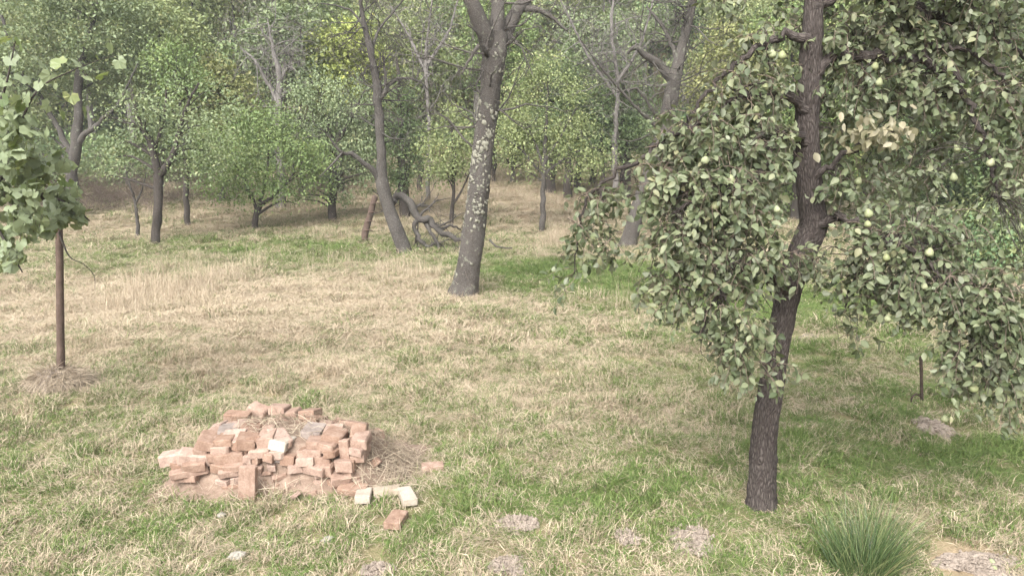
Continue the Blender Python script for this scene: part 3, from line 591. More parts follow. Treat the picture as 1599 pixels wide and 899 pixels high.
# --- bare grey tree tops and big old bare trees
tree('bare_tree', 'tall leafless grey twiggy tree behind the broken-limbed tree', (962, 322),
     [[(962, 326, 0, 10), (960, 220, 0, 8), (965, 130, 0, 6), (955, 50, 0, 5), (960, -20, 0, 3)], [(963, 150, 0, 6), (920, 90, .2, 4), (890, 30, .3, 3), (870, -10, .3, 2)], [(963, 130, 0, 5), (1000, 70, .2, 4), (1020, 0, .2, 3)]], [], 'leaf_grey', 'twig_grey', bare_twigs=42, twig_len=2.2, group='old bare trees')
tree('bare_tree', 'leafless grey tree top between leaning tree and lichened trunk', (668, 318),
     [[(668, 322, 0, 7), (670, 200, 0, 6), (665, 100, 0, 5), (672, 20, 0, 3), (680, -30, 0, 2)], [(668, 120, 0, 6), (640, 60, .2, 4), (610, 10, .3, 2)], [(668, 100, 0, 6), (700, 50, .2, 4), (715, 0, .2, 2)]], [], 'leaf_grey', 'twig_grey', bare_twigs=26, twig_len=2.0, group='old bare trees')

# broken-limbed tree behind the pear's left crown
tree('bare_tree', 'old grey tree with a broken stub limb, leaning right', (980, 386),
     [[(976, 396, 0, 32), (984, 370, 0, 25), (1000, 315, 0, 22), (1022, 250, 0, 22), (1040, 190, 0, 24), (1052, 130, 0, 22), (1066, 70, .1, 15), (1078, 20, .2, 13), (1092, -40, .3, 9)],
      [(1050, 125, 0, 17), (1034, 103, -.1, 13), (1010, 88, -.2, 11), (992, 74, -.3, 8), (980, 84, -.3, 4)],
      [(1036, 208, 0, 9), (1000, 175, -.5, 5), (960, 130, -.9, 4), (930, 95, -1.2, 3), (905, 60, -1.4, 1.5)],
      [(1038, 200, 0, 6), (1000, 145, -.4, 4), (985, 140, -.5, 3), (940, 150, -.6, 1.5)],
      [(1060, 100, .1, 9), (1040, 50, .5, 6), (1010, 10, .7, 3)]], [], 'leaf_grey', 'bark_cherry', bare_twigs=38, twig_len=1.6, group='old bare trees')

# leaning bare tree with a broken side limb
tree('bare_tree', 'slender grey bare tree leaning left with broken crown', (630, 396),
     [[(634, 404, 0, 27), (622, 370, 0, 22), (606, 325, 0, 20), (596, 290, 0, 19), (596, 240, 0, 15), (591, 180, 0, 14), (588, 130, 0, 13), (579, 80, 0, 11), (568, 35, .1, 8), (560, -20, .2, 4)],
      [(594, 283, 0, 11), (578, 262, -.2, 9), (555, 243, -.4, 8), (530, 236, -.6, 5), (515, 215, -.7, 3), (500, 200, -.8, 1.5)], [(535, 238, -.6, 4), (520, 255, -.7, 3), (500, 275, -.8, 1.5)],
      [(589, 160, 0, 7), (602, 140, 0, 6), (600, 100, -.1, 4), (598, 80, -.2, 1.5)], [(591, 150, 0, 6), (620, 124, .2, 5), (650, 125, .3, 4), (668, 140, .4, 2)], [(580, 90, 0, 6), (590, 50, .2, 4), (630, 0, .4, 3)], [(568, 40, .1, 5), (545, 15, .1, 3), (500, 5, .1, 1.5)]],
     [], 'leaf_grey', 'bark_grey', bare_twigs=46, twig_len=1.25, group='old bare trees')

# lichened trunk in the middle
e, sk = tree('cherry_tree', 'tall old trunk with pale lichen patches in the middle', (726, 463),
     [[(719, 478, 0, 68), (723, 462, 0, 50), (728, 440, 0, 41), (732, 415, 0, 37), (740, 360, 0, 35), (748, 290, 0, 33), (757, 210, 0, 32), (766, 140, 0, 32), (772, 85, 0, 38), (775, 50, 0, 34)],
      [(771, 95, 0, 26), (757, 55, -.2, 26), (742, 20, -.3, 23), (728, -25, -.4, 18)], [(775, 70, 0, 26), (777, 25, .2, 24), (778, -30, .3, 20)], [(776, 85, 0, 22), (792, 48, .3, 22), (806, 20, .5, 19), (828, -8, .7, 14), (850, -40, .8, 10)],
      [(815, 14, .6, 10), (842, 16, .5, 8), (868, 32, .4, 5), (886, 48, .3, 3)], [(766, 92, 0, 9), (756, 78, -.35, 7), (745, 50, -.6, 5), (730, 40, -.7, 2)], [(748, 72, -.1, 8), (735, 90, -.3, 5), (722, 115, -.4, 3)], [(765, 375, 0, 4), (775, 384, -.4, 3), (800, 387, -.6, 2)]],
     [], 'leaf_grey', 'bark_cherry', bare_twigs=22, twig_len=1.5, group='old bare trees')
# lichen patches: small lobed crusts on the bark, camera side and around
P, W = sk[0]; g0 = np.array(e.location)
def crust():
    n = 9; an = np.linspace(0, 2*math.pi, n, endpoint=False); rr = .5*rng.uniform(.35, 1.2, n)
    V = [(0, 0, .10)] + [(math.cos(q)*k*.8, math.sin(q)*k*.8, .08) for q, k in zip(an, rr)] + [(math.cos(q)*k, math.sin(q)*k, -.06) for q, k in zip(an, rr)]
    F3 = np.array([(0, 1 + i, 1 + (i + 1) % n) for i in range(n)]); F4 = np.array([(1 + i, 1 + n + i, 1 + n + (i + 1) % n, 1 + (i + 1) % n) for i in range(n)])
    q = mesh_np('lichen', V, [F3, F4]); q.materials.append(M['lichen']); return q
crusts = [crust() for _ in range(6)]
spots = [(rng.normal(.58, .19), rng.uniform(math.pi*.98, math.pi*1.8)) for _ in range(40)]
for k in range(230):
    f, a = spots[rng.integers(40)]; f = float(np.clip(f + rng.normal()*.03, .1, .985))*(len(P) - 1); a = a + rng.normal()*.4; i = min(int(f), len(P) - 2); f -= i
    pc = P[i]*(1 - f) + P[i+1]*f; wc = W[i]*(1 - f) + W[i+1]*f; T = unit(P[i+1] - P[i]); nrm = np.array([math.cos(a), math.sin(a), 0]); nrm = unit(nrm - T*np.dot(nrm, T))
    o = bpy.data.objects.new('lichen_patch', crusts[k % 6]); COL.objects.link(o); o.parent = e; o.location = pc - g0 + nrm*wc*1.01
    o.rotation_mode = 'QUATERNION'; o.rotation_quaternion = Vector(nrm).to_track_quat('Z', 'Y'); s = abs(rng.normal(.035, .04)) + .022; o.scale = (s*rng.uniform(.6, 1.1), s*rng.uniform(.8, 1.3), .12)

# fallen broken limb against the leaning tree and dark leaning post
g = ground(690, 390); Y = g[1]; mb = MB()
for L in ([(612, 318, .1, 10), (625, 308, 0, 11), (638, 318, 0, 13), (655, 340, -.1, 12), (685, 358, -.2, 10), (715, 374, -.3, 7), (735, 380, -.35, 4)], [(652, 338, -.1, 8), (650, 362, -.2, 7), (665, 385, -.3, 6), (680, 378, -.4, 3)], [(660, 343, 0, 7), (676, 368, -.3, 6), (690, 398, -.4, 3)],
          [(685, 358, -.2, 5), (705, 352, 0, 4), (720, 360, .2, 2)], [(618, 312, 0, 9), (605, 322, .1, 7), (612, 330, .2, 3)], [(640, 322, 0, 6), (655, 322, .1, 5), (668, 320, .1, 2)], [(665, 392, -.3, 5), (690, 393, -.5, 4), (715, 398, -.6, 2)], [(612, 400, -.2, 4), (640, 398, -.4, 4), (665, 399, -.5, 2)]):
    L = [(a_, b_, c_, w_*1.0) for a_, b_, c_, w_ in L]; Pq, Wq = plimb(mb, L, Y, seg=7, step=.10, wob=1.5, rough=.2)
    for k in range(4): i = rng.integers(len(Pq)//3, len(Pq)); twigs(mb, Pq[i], rv(1) + (0.5, 0, .1), .8, max(Wq[i]*.5, .006), 1, kids=3)
fo = link('fallen_branch', mb.mesh('fallen_branch', g), None, M['bark_grey']); fo.location = g; tag(fo, 'broken grey branch slumped from the leaning tree to the grass', 'branch')
g = ground(569, 381); mb = MB(); plimb(mb, [(566, 392, 0, 12), (570, 365, 0, 11), (578, 335, 0, 10), (586, 306, 0, 9)], g[1], seg=8, step=.2, rough=.15)
for q in range(5): plimb(mb, [(563 + q*4, 375 - q*14, -.10, 1.5), (570 + q*4, 373 - q*14, -.14, 1.5), (578 + q*4, 374 - q*14, -.10, 1.5)], g[1], seg=4, step=.1)
po = link('leaning_post', mb.mesh('leaning_post', g), None, M['post']); po.location = g; tag(po, 'dark brown post leaning beside the slender leaning tree', 'post')

# ------------------------------------------------------------------ pear tree (foreground right)
g = ground(1187, 792); PY = g[1]; pe = empty('pear_tree', g); tag(pe, 'pear tree with dark cracked trunk and hanging fruit, foreground right', 'tree')
mb = MB(); skel = []
def pl(pts, **k):
    q = plimb(mb, pts, PY, **({'wob': 1.5, 'step': .05, 'rough': .15} | k)); skel.append(q); return q
pl([(1182, 826, 0, 66), (1187, 796, 0, 51), (1189, 770, 0, 44), (1191, 735, 0, 41), (1195, 670, 0, 38), (1206, 590, .05, 37), (1220, 510, .08, 37), (1238, 430, .12, 38), (1256, 385, .14, 42), (1270, 352, .15, 42), (1266, 310, .15, 38), (1260, 250, .15, 39), (1260, 180, .15, 37), (1266, 100, .15, 34), (1270, 20, .15, 30), (1274, -90, .15, 26), (1270, -220, .1, 20), (1280, -360, .1, 12), (1275, -500, .1, 5)], seg=44, step=.022, wob=.0, rough=.08, freq=4, ridges=.075)
pl([(1228, 455, .05, 20), (1208, 432, -.1, 16), (1180, 425, -.25, 12), (1140, 440, -.4, 9), (1110, 480, -.45, 6), (1095, 520, -.45, 3)])
pl([(1262, 225, .1, 17), (1235, 205, .0, 15), (1220, 212, -.1, 14), (1205, 245, -.2, 11), (1170, 280, -.3, 10), (1110, 300, -.4, 8), (1050, 330, -.45, 5)])
pl([(1262, 175, .1, 16), (1215, 150, .0, 13), (1160, 150, -.05, 11), (1100, 190, -.1, 9), (1040, 215, -.15, 8), (1000, 250, -.2, 7), (955, 275, -.2, 6), (925, 300, -.2, 5), (905, 350, -.2, 3.5), (897, 430, -.2, 1.5)])
pl([(1262, 60, .1, 15), (1210, 60, .1, 12), (1160, 90, 0, 9), (1100, 150, -.05, 6), (1070, 200, -.1, 4)])
pl([(1275, 350, .1, 18), (1300, 340, .0, 14), (1330, 345, -.15, 10), (1380, 370, -.3, 8), (1440, 400, -.45, 7), (1500, 470, -.5, 5), (1530, 550, -.5, 3)])
pl([(1268, 120, .1, 18), (1310, 90, .15, 16), (1380, 90, .2, 15), (1440, 98, .2, 14), (1490, 115, .15, 11), (1515, 160, .1, 9), (1535, 220, .0, 7), (1560, 300, -.1, 4)])
pl([(1268, 10, .1, 18), (1330, -20, .2, 15), (1420, 10, .3, 12), (1500, 40, .3, 10), (1590, 80, .3, 7), (1650, 150, .3, 4)])
pl([(1440, 98, .2, 9), (1460, 70, .2, 7), (1540, 95, .1, 7), (1600, 170, .1, 5)])
pl([(1266, 280, .1, 12), (1310, 250, .0, 9), (1360, 215, -.1, 7), (1400, 200, -.2, 4)])
pl([(1330, 345, -.1, 8), (1340, 400, -.1, 6), (1320, 480, -.15, 3)])
allP = np.concatenate([p for p, _ in skel]); allW = np.concatenate([w_ for _, w_ in skel])
LOB = [  # px, py, rx, ry, depth offset, clusters weight
 (1165, 130, 55, 40, -.05, .9), (1090, 215, 75, 50, -.15, 1), (1180, 225, 55, 60, -.15, 1), (1055, 290, 60, 52, -.3, 1.1), (1135, 305, 80, 55, -.35, 1.1), (1055, 375, 55, 45, -.4, 1), (1145, 385, 75, 52, -.4, 1.1),
 (1052, 436, 36, 46, -.45, .9), (1125, 465, 50, 45, -.45, 1), (1150, 522, 36, 46, -.45, .9), (1186, 566, 30, 30, -.42, .9), (1225, 405, 40, 20, -.3, .9), (1275, 410, 25, 18, -.3, .8), (1130, 560, 12, 20, -.45, .6), (1210, 520, 14, 25, -.3, .4),
 (930, 310, 36, 26, -.2, .9), (903, 360, 20, 36, -.2, .8), (948, 375, 20, 26, -.2, .9), (897, 430, 8, 22, -.2, .7), (985, 290, 28, 20, -.2, .5), (1010, 420, 20, 25, -.3, .5),
 (1330, 60, 65, 55, .25, .9), (1420, 40, 80, 45, .3, 1), (1540, 40, 75, 60, .3, 1), (1345, 145, 65, 45, .2, .8), (1440, 135, 75, 45, .25, .9), (1555, 150, 55, 55, .15, 1), (1300, 215, 30, 40, .3, .5),
 (1330, 290, 55, 45, .0, .55), (1425, 270, 60, 45, .2, .5), (1400, 375, 85, 42, -.3, 1.1), (1480, 360, 50, 50, -.3, .7), (1350, 430, 55, 45, -.2, .9), (1445, 440, 78, 46, -.45, 1.15), (1545, 460, 60, 55, -.5, 1.1), (1520, 535, 62, 42, -.5, 1.1), (1575, 545, 45, 60, -.5, 1), (1515, 592, 36, 26, -.5, .9), (1580, 620, 30, 30, -.5, .7),
 (1330, 525, 15, 28, -.15, .6), (1575, 270, 40, 60, .0, .6), (1208, 115, 36, 34, .1, .6), (1220, 40, 32, 34, .4, .5), (1185, 60, 34, 28, .1, .5), (1282, 190, 14, 22, .35, .5), (1640, 200, 60, 90, .2, .5), (1660, 450, 60, 120, -.4, .6),
 (1250, -80, 110, 50, .5, .6), (1400, -70, 110, 60, .1, .7), (1550, -60, 90, 60, .1, .6), (1130, -30, 60, 50, .2, .4), (1300, -180, 120, 90, .2, .6), (1380, 60, 70, 60, 1.3, .7), (1330, 230, 70, 80, 1.2, .4), (1180, 250, 60, 70, .8, .6), (1450, 200, 80, 90, 1.3, .5), (1480, 450, 70, 60, .5, .5)]
C, D, Nn, S, dry = [], [], [], [], []; tw = MB(); out0 = np.array([0, 0, 0.])
for px, py, rx, ry, dy, wt in LOB:
    c = at(px, py, PY + dy); k = mpp(c); rad = np.array([rx*k, max(.16, .8*min(rx, ry)*k), ry*k])
    i = int(np.argmin(np.linalg.norm(allP - c, axis=1) + .6*np.maximum(0, c[2] - allP[:, 2]))); p0 = allP[i]; L0 = np.linalg.norm(c - p0)
    ns = max(4, int(wt*rx*ry/44.0)); hubs = [c + rv(.5)*rad for _ in range(max(4, ns//5))]
    for hb in hubs:
        mid = (p0 + hb)/2 + np.array([0, 0, .14*L0]) + rv(.02); r0 = min(.010, allW[i]*.5); tube(mb, [p0 + rv(.03), mid + rv(.05), hb], [r0*.6, r0*.45, .002], 5, .06)
    ns = max(4, int(wt*rx*ry/44.0))
    isdry = (1335 < px < 1380 and 200 < py < 230)
    for q in range(ns):
        d = unit(rv()); p = c + d*rad*rng.random()**.45*.95; o_ = unit((p - c)/rad + rv(.5)); L = rng.uniform(.12, .30)
        dirr = unit(o_*.7 + rv(.35) + np.array([0, 0, -.25])); pts = [p]
        nst = 6
        for s_ in range(nst): dirr = unit(dirr + np.array([0, 0, -.20]) + rv(.10)); pts.append(pts[-1] + dirr*L/nst)
        hb = hubs[int(np.argmin([np.linalg.norm(h_ - p) for h_ in hubs]))]
        tube(tw, [hb, (hb + p)/2 + (0, 0, .02), p], [.0022, .002, .0018], 3); tube(tw, pts, np.linspace(.0028, .0012, nst + 1), 3)
        nl = int(rng.uniform(7, 12)); an = rng.uniform(0, 6.28)
        dr = 1 if (abs(px - 1345) < 2 and q < 0) else 0
        for l in range(nl):
            f = (l + .6)/nl*nst; ii = min(int(f), nst - 1); pp = pts[ii]*(1 - (f - ii)) + pts[ii+1]*(f - ii); an += 2.4; ax = unit(pts[ii+1] - pts[ii])
            s1 = unit(np.cross(ax, rv())); s2 = np.cross(ax, s1); sd_ = math.cos(an)*s1 + math.sin(an)*s2
            ld = unit(sd_*.9 + ax*.4 + np.array([0, 0, -.38]) + rv(.35)); C.append(pp + sd_*.012); D.append(ld); Nn.append(unit(o_*.55 + np.array([0, -.1, .65]) + rv(.5))); S.append(rng.uniform(.042, .078))
C = np.array(C); D = np.array(D); Nn = np.array(Nn); S = np.array(S)
dc = at(1368, 208, PY - .25); isd = np.linalg.norm((C - dc)/np.array([1.0, 1.5, .8]), axis=1) < .19
# a withered spray of pale brown leaves
nd_ = 150; Cd = dc + rng.normal(size=(nd_, 3))*np.array([.12, .10, .055]); Dd = rng.normal(size=(nd_, 3))*.6 + np.array([0, 0, -.9]); Nd = rng.normal(size=(nd_, 3))*.5 + np.array([0, -.5, .7])
do_ = link('withered_leaves', leaf_mesh('withered_leaves', LEAF, LEAF_F, Cd, Dd, Nd, rng.uniform(.06, .085, nd_), g, smooth=True), pe, M['pear_leaf_dry']); tag(do_, 'pale brown withered leaf spray', kind='stuff')
# leaves in view and nearest: 300 as parts, the rest one part
v = C - CAM; zc = v @ FWD; sx = v[:, 0]/zc*FPX + 799.5; sy = 449.5 - (v @ UP)/zc*FPX
inv = (sx > 15) & (sx < 1585) & (sy > 15) & (sy < 885); rk = np.where(inv, zc - S*10, 99); pick = np.argsort(rk)[:300]; rest = np.ones(len(C), bool); rest[pick] = False
fm = leaf_mesh('pear_foliage', LEAF, LEAF_F, C[rest], D[rest], Nn[rest], S[rest], g, smooth=True); fo = link('foliage', fm, pe, M['pear_leaf']); tag(fo, kind='stuff')
lv = [leaf_mesh('pear_leaf', LEAF, LEAF_F, np.zeros((1, 3)), np.array([[0, 1., 0]]), np.array([[0, 0, 1.]]), np.ones(1), (0, 0, 0), r=np.array([q]), smooth=True) for q in (.1, .3, .5, .65, .8, .95)]
for q in lv: q.materials.append(M['pear_leaf'])
from mathutils import Matrix
def frame(d, n):
    d = unit(d); x = unit(np.cross(d, n)); z = np.cross(x, d); return Matrix(((x[0], d[0], z[0]), (x[1], d[1], z[1]), (x[2], d[2], z[2])))
for i in pick:
    o = bpy.data.objects.new('leaf', lv[rng.integers(6)]); COL.objects.link(o); o.parent = pe
    o.matrix_local = Matrix.LocRotScale(Vector(C[i] - g), frame(D[i], Nn[i]).to_quaternion(), Vector((S[i],)*3))
link('trunk', mb.mesh('pear_trunk', g), pe, M['bark_pear']); two = link('twigs', tw.mesh('pear_twigs', g), pe, M['twig_brown']); tag(two, kind='stuff')
# fruit
def lathe(prof, seg, name):
    an = np.linspace(0, 2*math.pi, seg, endpoint=False); V = np.array([(r_*math.cos(q), r_*math.sin(q), z_) for r_, z_ in prof for q in an]); n = len(prof)
    i0 = np.arange(n - 1)[:, None]*seg; j = np.arange(seg)[None]; F = np.stack([i0 + j, i0 + (j + 1) % seg, i0 + seg + (j + 1) % seg, i0 + seg + j], -1).reshape(-1, 4); return V, F
Vp, Fp = lathe([(.003, -.036), (.014, -.037), (.028, -.030), (.035, -.014), (.034, .002), (.027, .018), (.019, .031), (.013, .040), (.004, .045)], 10, 'pear')
Vs_, Fs_ = lathe([(.0025, .042), (.0018, .058), (.0022, .072)], 5, 'stalk')
pm = mesh_np('pear', np.concatenate([Vp, Vs_]), [np.concatenate([Fp, Fs_ + len(Vp)])]); pm.materials.append(M['pear'])
PEARS = [(1150, 125), (1137, 143), (1195, 137), (1206, 85), (1221, 87), (1181, 172), (1141, 281), (1142, 330), (1116, 322), (1213, 327), (1445, 63), (1457, 64), (1515, 115), (1553, 8), (1580, 42), (1494, 232), (1500, 256), (1547, 254), (1489, 277), (1585, 311), (1580, 178), (1355, 350), (1356, 333), (1384, 402), (1451, 394), (1443, 447), (1366, 104), (1372, 129), (1393, 48), (1486, 184), (1416, 462), (1436, 503), (1475, 653), (1043, 503), (925, 375), (1145, 463), (1340, 283), (1549, 43), (1567, 28), (1075, 335), (1101, 250), (1520, 605), (1386, 497)]
for k, (px, py) in enumerate(PEARS):
    cand = [l for l in LOB if abs(l[0] - px) < l[2]*1.2 and abs(l[1] - py) < l[3]*1.3]; dy = min([l[4] for l in cand], default=-.2) - .05
    o = bpy.data.objects.new('pear', pm); COL.objects.link(o); o.parent = pe; o.location = at(px, py, PY + dy) - g; s = rng.uniform(.72, .98); o.scale = (s, s, s*rng.uniform(.8, .95)); o.rotation_euler = (rng.normal()*.2, rng.normal()*.2, rng.uniform(0, 6))
for px, py, lab in [(1548, 882, 'small pale fallen pear on bare soil, upper of two'), (1551, 892, 'small pale fallen pear on bare soil, lower of two'), (1577, 853, 'lone pale fallen pear in grass at bottom right edge')]:
    q = ground(px, py); o = bpy.data.objects.new('fallen_pear', pm); COL.objects.link(o); o.location = q + (0, 0, .022); o.rotation_euler = (1.5, .3, rng.uniform(0, 6)); o.scale = (.62,)*3; tag(o, lab, 'pear', 'pears fallen in the grass')

# ------------------------------------------------------------------ grapevine and its post (left)
g = ground(95, 603); mb = MB(); plimb(mb, [(96, 618, 0, 12), (95, 560, 0, 11.5), (94, 480, 0, 11), (93, 400, 0, 11), (92, 350, 0, 10)], g[1], seg=12, step=.1, rough=.05, freq=5)
po = link('vine_post', mb.mesh('vine_post', g), None, M['post']); po.location = g; tag(po, 'straight dark brown post holding up the grapevine', 'post'); post_g = g
ve = empty('grapevine', g + (-.4, -.3, 0)); tag(ve, 'grapevine with large pale lobed leaves at left edge', 'grapevine'); vo = np.array(ve.location)
def vine_leaf(r_):
    an = [-150, -118, -88, -62, -36, -15, 0, 15, 36, 62, 88, 118, 150]; ra = [.40, .53, .48, .60, .52, .57, .66, .57, .52, .60, .48, .53, .40]
    V = [(0, 0, 0)]
    for a_, q in zip(an, ra):
        q *= rng.uniform(.9, 1.1); V.append((math.sin(R(a_))*q, math.cos(R(a_))*q + .05, rng.normal()*.035 - .22*q*q))
    q = mesh_np('vine_leaf', V, [np.array([(0, i + 1, i + 2) for i in range(12)])], None, np.full(12, r_), False); q.materials.append(M['vine_leaf']); return q
VL = [vine_leaf(q) for q in (.05, .2, .35, .45, .55, .65, .75, .85, .95)]
VY = g[1]; vm = MB()
canes = [[(-60, 420, -1.6, 12), (-30, 330, -1.5, 11), (10, 270, -1.3, 9), (60, 300, -.6, 7), (92, 355, -.1, 6)], [(10, 280, -1.3, 5), (30, 200, -1.5, 3.5), (60, 140, -1.6, 3), (110, 112, -1.6, 2), (160, 92, -1.6, 1.4), (180, 88, -1.6, 1)], [(60, 300, -.6, 5), (110, 320, -.5, 4), (140, 345, -.5, 2)],
         [(-20, 330, -1.5, 6), (10, 380, -1.6, 4), (35, 425, -1.7, 2)], [(-40, 380, -1.6, 6), (-10, 200, -1.6, 5), (10, 130, -1.6, 3), (25, 60, -1.6, 1.5)], [(92, 362, -.05, 4), (108, 400, -.1, 2), (130, 412, -.2, 1.2), (147, 430, -.2, 1), (148, 450, -.2, .6)]]
for L in canes: plimb(vm, L, VY, seg=6, step=.08, rough=.1)
VLOB = [(25, 215, 45, 35, -1.5, 22), (55, 255, 55, 30, -1.1, 30), (85, 300, 50, 32, -.5, 34), (30, 300, 50, 40, -1.4, 36), (112, 335, 30, 20, -.4, 20), (25, 355, 45, 32, -1.5, 30), (70, 345, 35, 25, -.7, 20), (12, 400, 24, 20, -1.6, 14), (10, 170, 30, 30, -1.6, 12), (20, 245, 40, 30, -1.6, 16), (-40, 300, 40, 80, -1.5, 26)]
VP = []
for px, py, rx, ry, dy, n in VLOB:
    for k in range(int(n*1.9)):
        d = unit(rv())*rng.random()**.4; VP.append((at(px + d[0]*rx, py + d[2]*ry, VY + dy + d[1]*.25), rng.uniform(.08, .13) + .05*rng.random()**3))
for px, py, s in [(40, 150, .15), (60, 130, .12), (78, 118, .14), (95, 100, .15), (122, 98, .12), (150, 85, .14), (172, 68, .15), (185, 95, .12), (160, 118, .12), (95, 175, .13), (75, 165, .12), (15, 90, .14), (30, 70, .12), (5, 125, .15), (50, 185, .14), (85, 130, .1), (110, 150, .14), (130, 175, .12), (60, 95, .13), (20, 200, .15), (35, 120, .14), (10, 60, .12), (135, 120, .1), (70, 205, .14)]: VP.append((at(px, py, VY - 1.6), s))
VP.sort(key=lambda q: q[0][1]); xs_v = []
for k, (p, s) in enumerate(VP):
    n_ = unit(np.array([.1, -.4, .6]) + rv(.6)); d_ = unit(np.array([.15, -.3, -.7]) + rv(.6)); q = VL[rng.integers(9)]; fm_ = frame(d_, n_)
    if k < 296:
        o = bpy.data.objects.new('leaf', q); COL.objects.link(o); o.parent = ve; o.matrix_local = Matrix.LocRotScale(Vector(p - vo), fm_.to_quaternion(), Vector((s, s, s)))
    else:
        vv = np.array([v_.co for v_ in q.vertices])*s; xs_v.append((vv @ np.array(fm_).T + p - vo, q.attributes['r'].data[0].value))
    tube(vm, [p, p - d_*.04 + (0, .02, .02), p - d_*.08 + (0, .05, -.01)], [.002, .002, .002], 3)
if xs_v:
    Fv = np.concatenate([np.array([(0, i + 1, i + 2) for i in range(12)]) + 14*k for k in range(len(xs_v))])
    fo = link('foliage', mesh_np('vine_foliage', np.concatenate([q[0] for q in xs_v]), [Fv], None, np.repeat([q[1] for q in xs_v], 12), False), ve, M['vine_leaf']); tag(fo, kind='stuff')
link('canes', vm.mesh('vine_canes', vo), ve, M['bark_dark'])

def strands(n, place, L0, L1, width, lift=.03, dirv=None):
    Vs, Fs, rs = [], [], []
    for k in range(n):
        p, nrm = place(); d = rv() if dirv is None else dirv(p) + rv(.5); d = unit(d - nrm*np.dot(d, nrm) + nrm*rng.normal()*.12); L = rng.uniform(L0, L1); s = unit(np.cross(d, nrm) + rv(.3))*width*.5*rng.uniform(.6, 1.3)
        b = p + nrm*rng.uniform(0, lift); q1 = b + d*L*.5 + nrm*rng.uniform(0, .02); q2 = b + d*L + rv(.015) - nrm*.01; o_ = len(Vs); Vs += [b - s, b + s, q1 + s, q1 - s, q2 + s*.3, q2 - s*.3]
        Fs += [(o_, o_ + 1, o_ + 2, o_ + 3), (o_ + 3, o_ + 2, o_ + 4, o_ + 5)]; q = rng.uniform(.3, 1); rs += [q, q]
    return np.array(Vs), np.array(Fs), np.array(rs)
def mound(name, label, c, rx, ry, h, m_, cat, bumps=.25, n=22, hay=0, group=None, seed=0.0, sharp=1.0):
    e = None; th = np.linspace(0, 2*math.pi, n, endpoint=False); V = []; nr = 14
    def hz(x, y):
        r2 = (x/rx)**2 + (y/ry)**2; k = max(0, 1 - r2)**sharp
        return h*k*(1 + bumps*mnoise.noise((x*9/max(rx, .3) + seed, y*9/max(rx, .3), seed))) + .012*mnoise.noise((x*28 + seed, y*28, 1.0))*min(1, k*3) + .018*mnoise.noise((x*75 + seed, y*75, 1.0))*min(1, k*3)
    V.append((0, 0, hz(0, 0)))
    for i in range(1, nr + 1):
        f = i/nr
        for q in th:
            w_ = 1 + .55*mnoise.noise((math.cos(q)*1.5 + seed, math.sin(q)*1.5, 5.0)) + .2*mnoise.noise((math.cos(q)*5 + seed, math.sin(q)*5, 5.0)); x, y = math.cos(q)*rx*f*w_, math.sin(q)*ry*f*w_
            z0 = float(H(c[0] + x, c[1] + y) - H(c[0], c[1])); V.append((x, y, hz(x/w_, y/w_) + z0 - (.03 if i == nr else -.012)))
    F3 = np.array([(0, 1 + k, 1 + (k + 1) % n) for k in range(n)]); F4 = np.array([(1 + (i - 1)*n + k, 1 + i*n + k, 1 + i*n + (k + 1) % n, 1 + (i - 1)*n + (k + 1) % n) for i in range(1, nr) for k in range(n)])
    if not hay:
        V = list(V); T3 = [tuple(f) for f in F3]
        for k in range(190):
            f = math.sqrt(rng.random())*1.0; q_ = rng.uniform(0, 6.28); x, y = math.cos(q_)*rx*f, math.sin(q_)*ry*f; r_ = abs(rng.normal(.006, .006)) + .004; z0 = hz(x, y) + float(H(c[0] + x, c[1] + y) - H(c[0], c[1])) + .014 + r_*.3
            b_ = len(V); V += [tuple(np.array([x, y, z0]) + np.array(d_)*r_*rng.uniform(.6, 1.4)) for d_ in ((1, 0, 0), (0, 1, 0), (-1, 0, 0), (0, -1, 0), (0, 0, 1), (0, 0, -1))]
            T3 += [(b_ + i_, b_ + (i_ + 1) % 4, b_ + 4) for i_ in range(4)] + [(b_ + (i_ + 1) % 4, b_ + i_, b_ + 5) for i_ in range(4)]
        F3 = np.array(T3)
    q = mesh_np(name, V, [F3, F4], smooth=False)
    if not hay:
        o = link(name, q, None, m_); o.location = c; tag(o, label, cat, group); return o
    e = empty(name, c); tag(e, label, cat, group); link('heap_core', q, e, m_)
    def place():
        while True:
            x, y = rng.uniform(-1.1, 1.1)*rx, rng.uniform(-1.1, 1.1)*ry
            if (x/rx)**2 + (y/ry)**2 < 1.2: break
        ep = .02; z = hz(x, y); nx_ = -(hz(x + ep, y) - z)/ep; ny_ = -(hz(x, y + ep) - z)/ep; return np.array([x, y, z + .005]), unit(np.array([nx_, ny_, 1.0]))
    Vh, Fh, rh = strands(hay, place, .08, .24, .0055, .03, dirv=lambda p: unit(np.array([p[0], p[1], -.1]))*.9); hm = mesh_np(name + '_straw', Vh, [Fh], None, rh); ho = link('straw', hm, e, M['straw']); tag(ho, kind='stuff'); return e
mound('hay_heap', 'low heap of dry hay around the foot of the vine post', post_g + (0, -.05, 0), .35, .32, .22, M['dirt'], 'hay heap', hay=3600, sharp=.55)
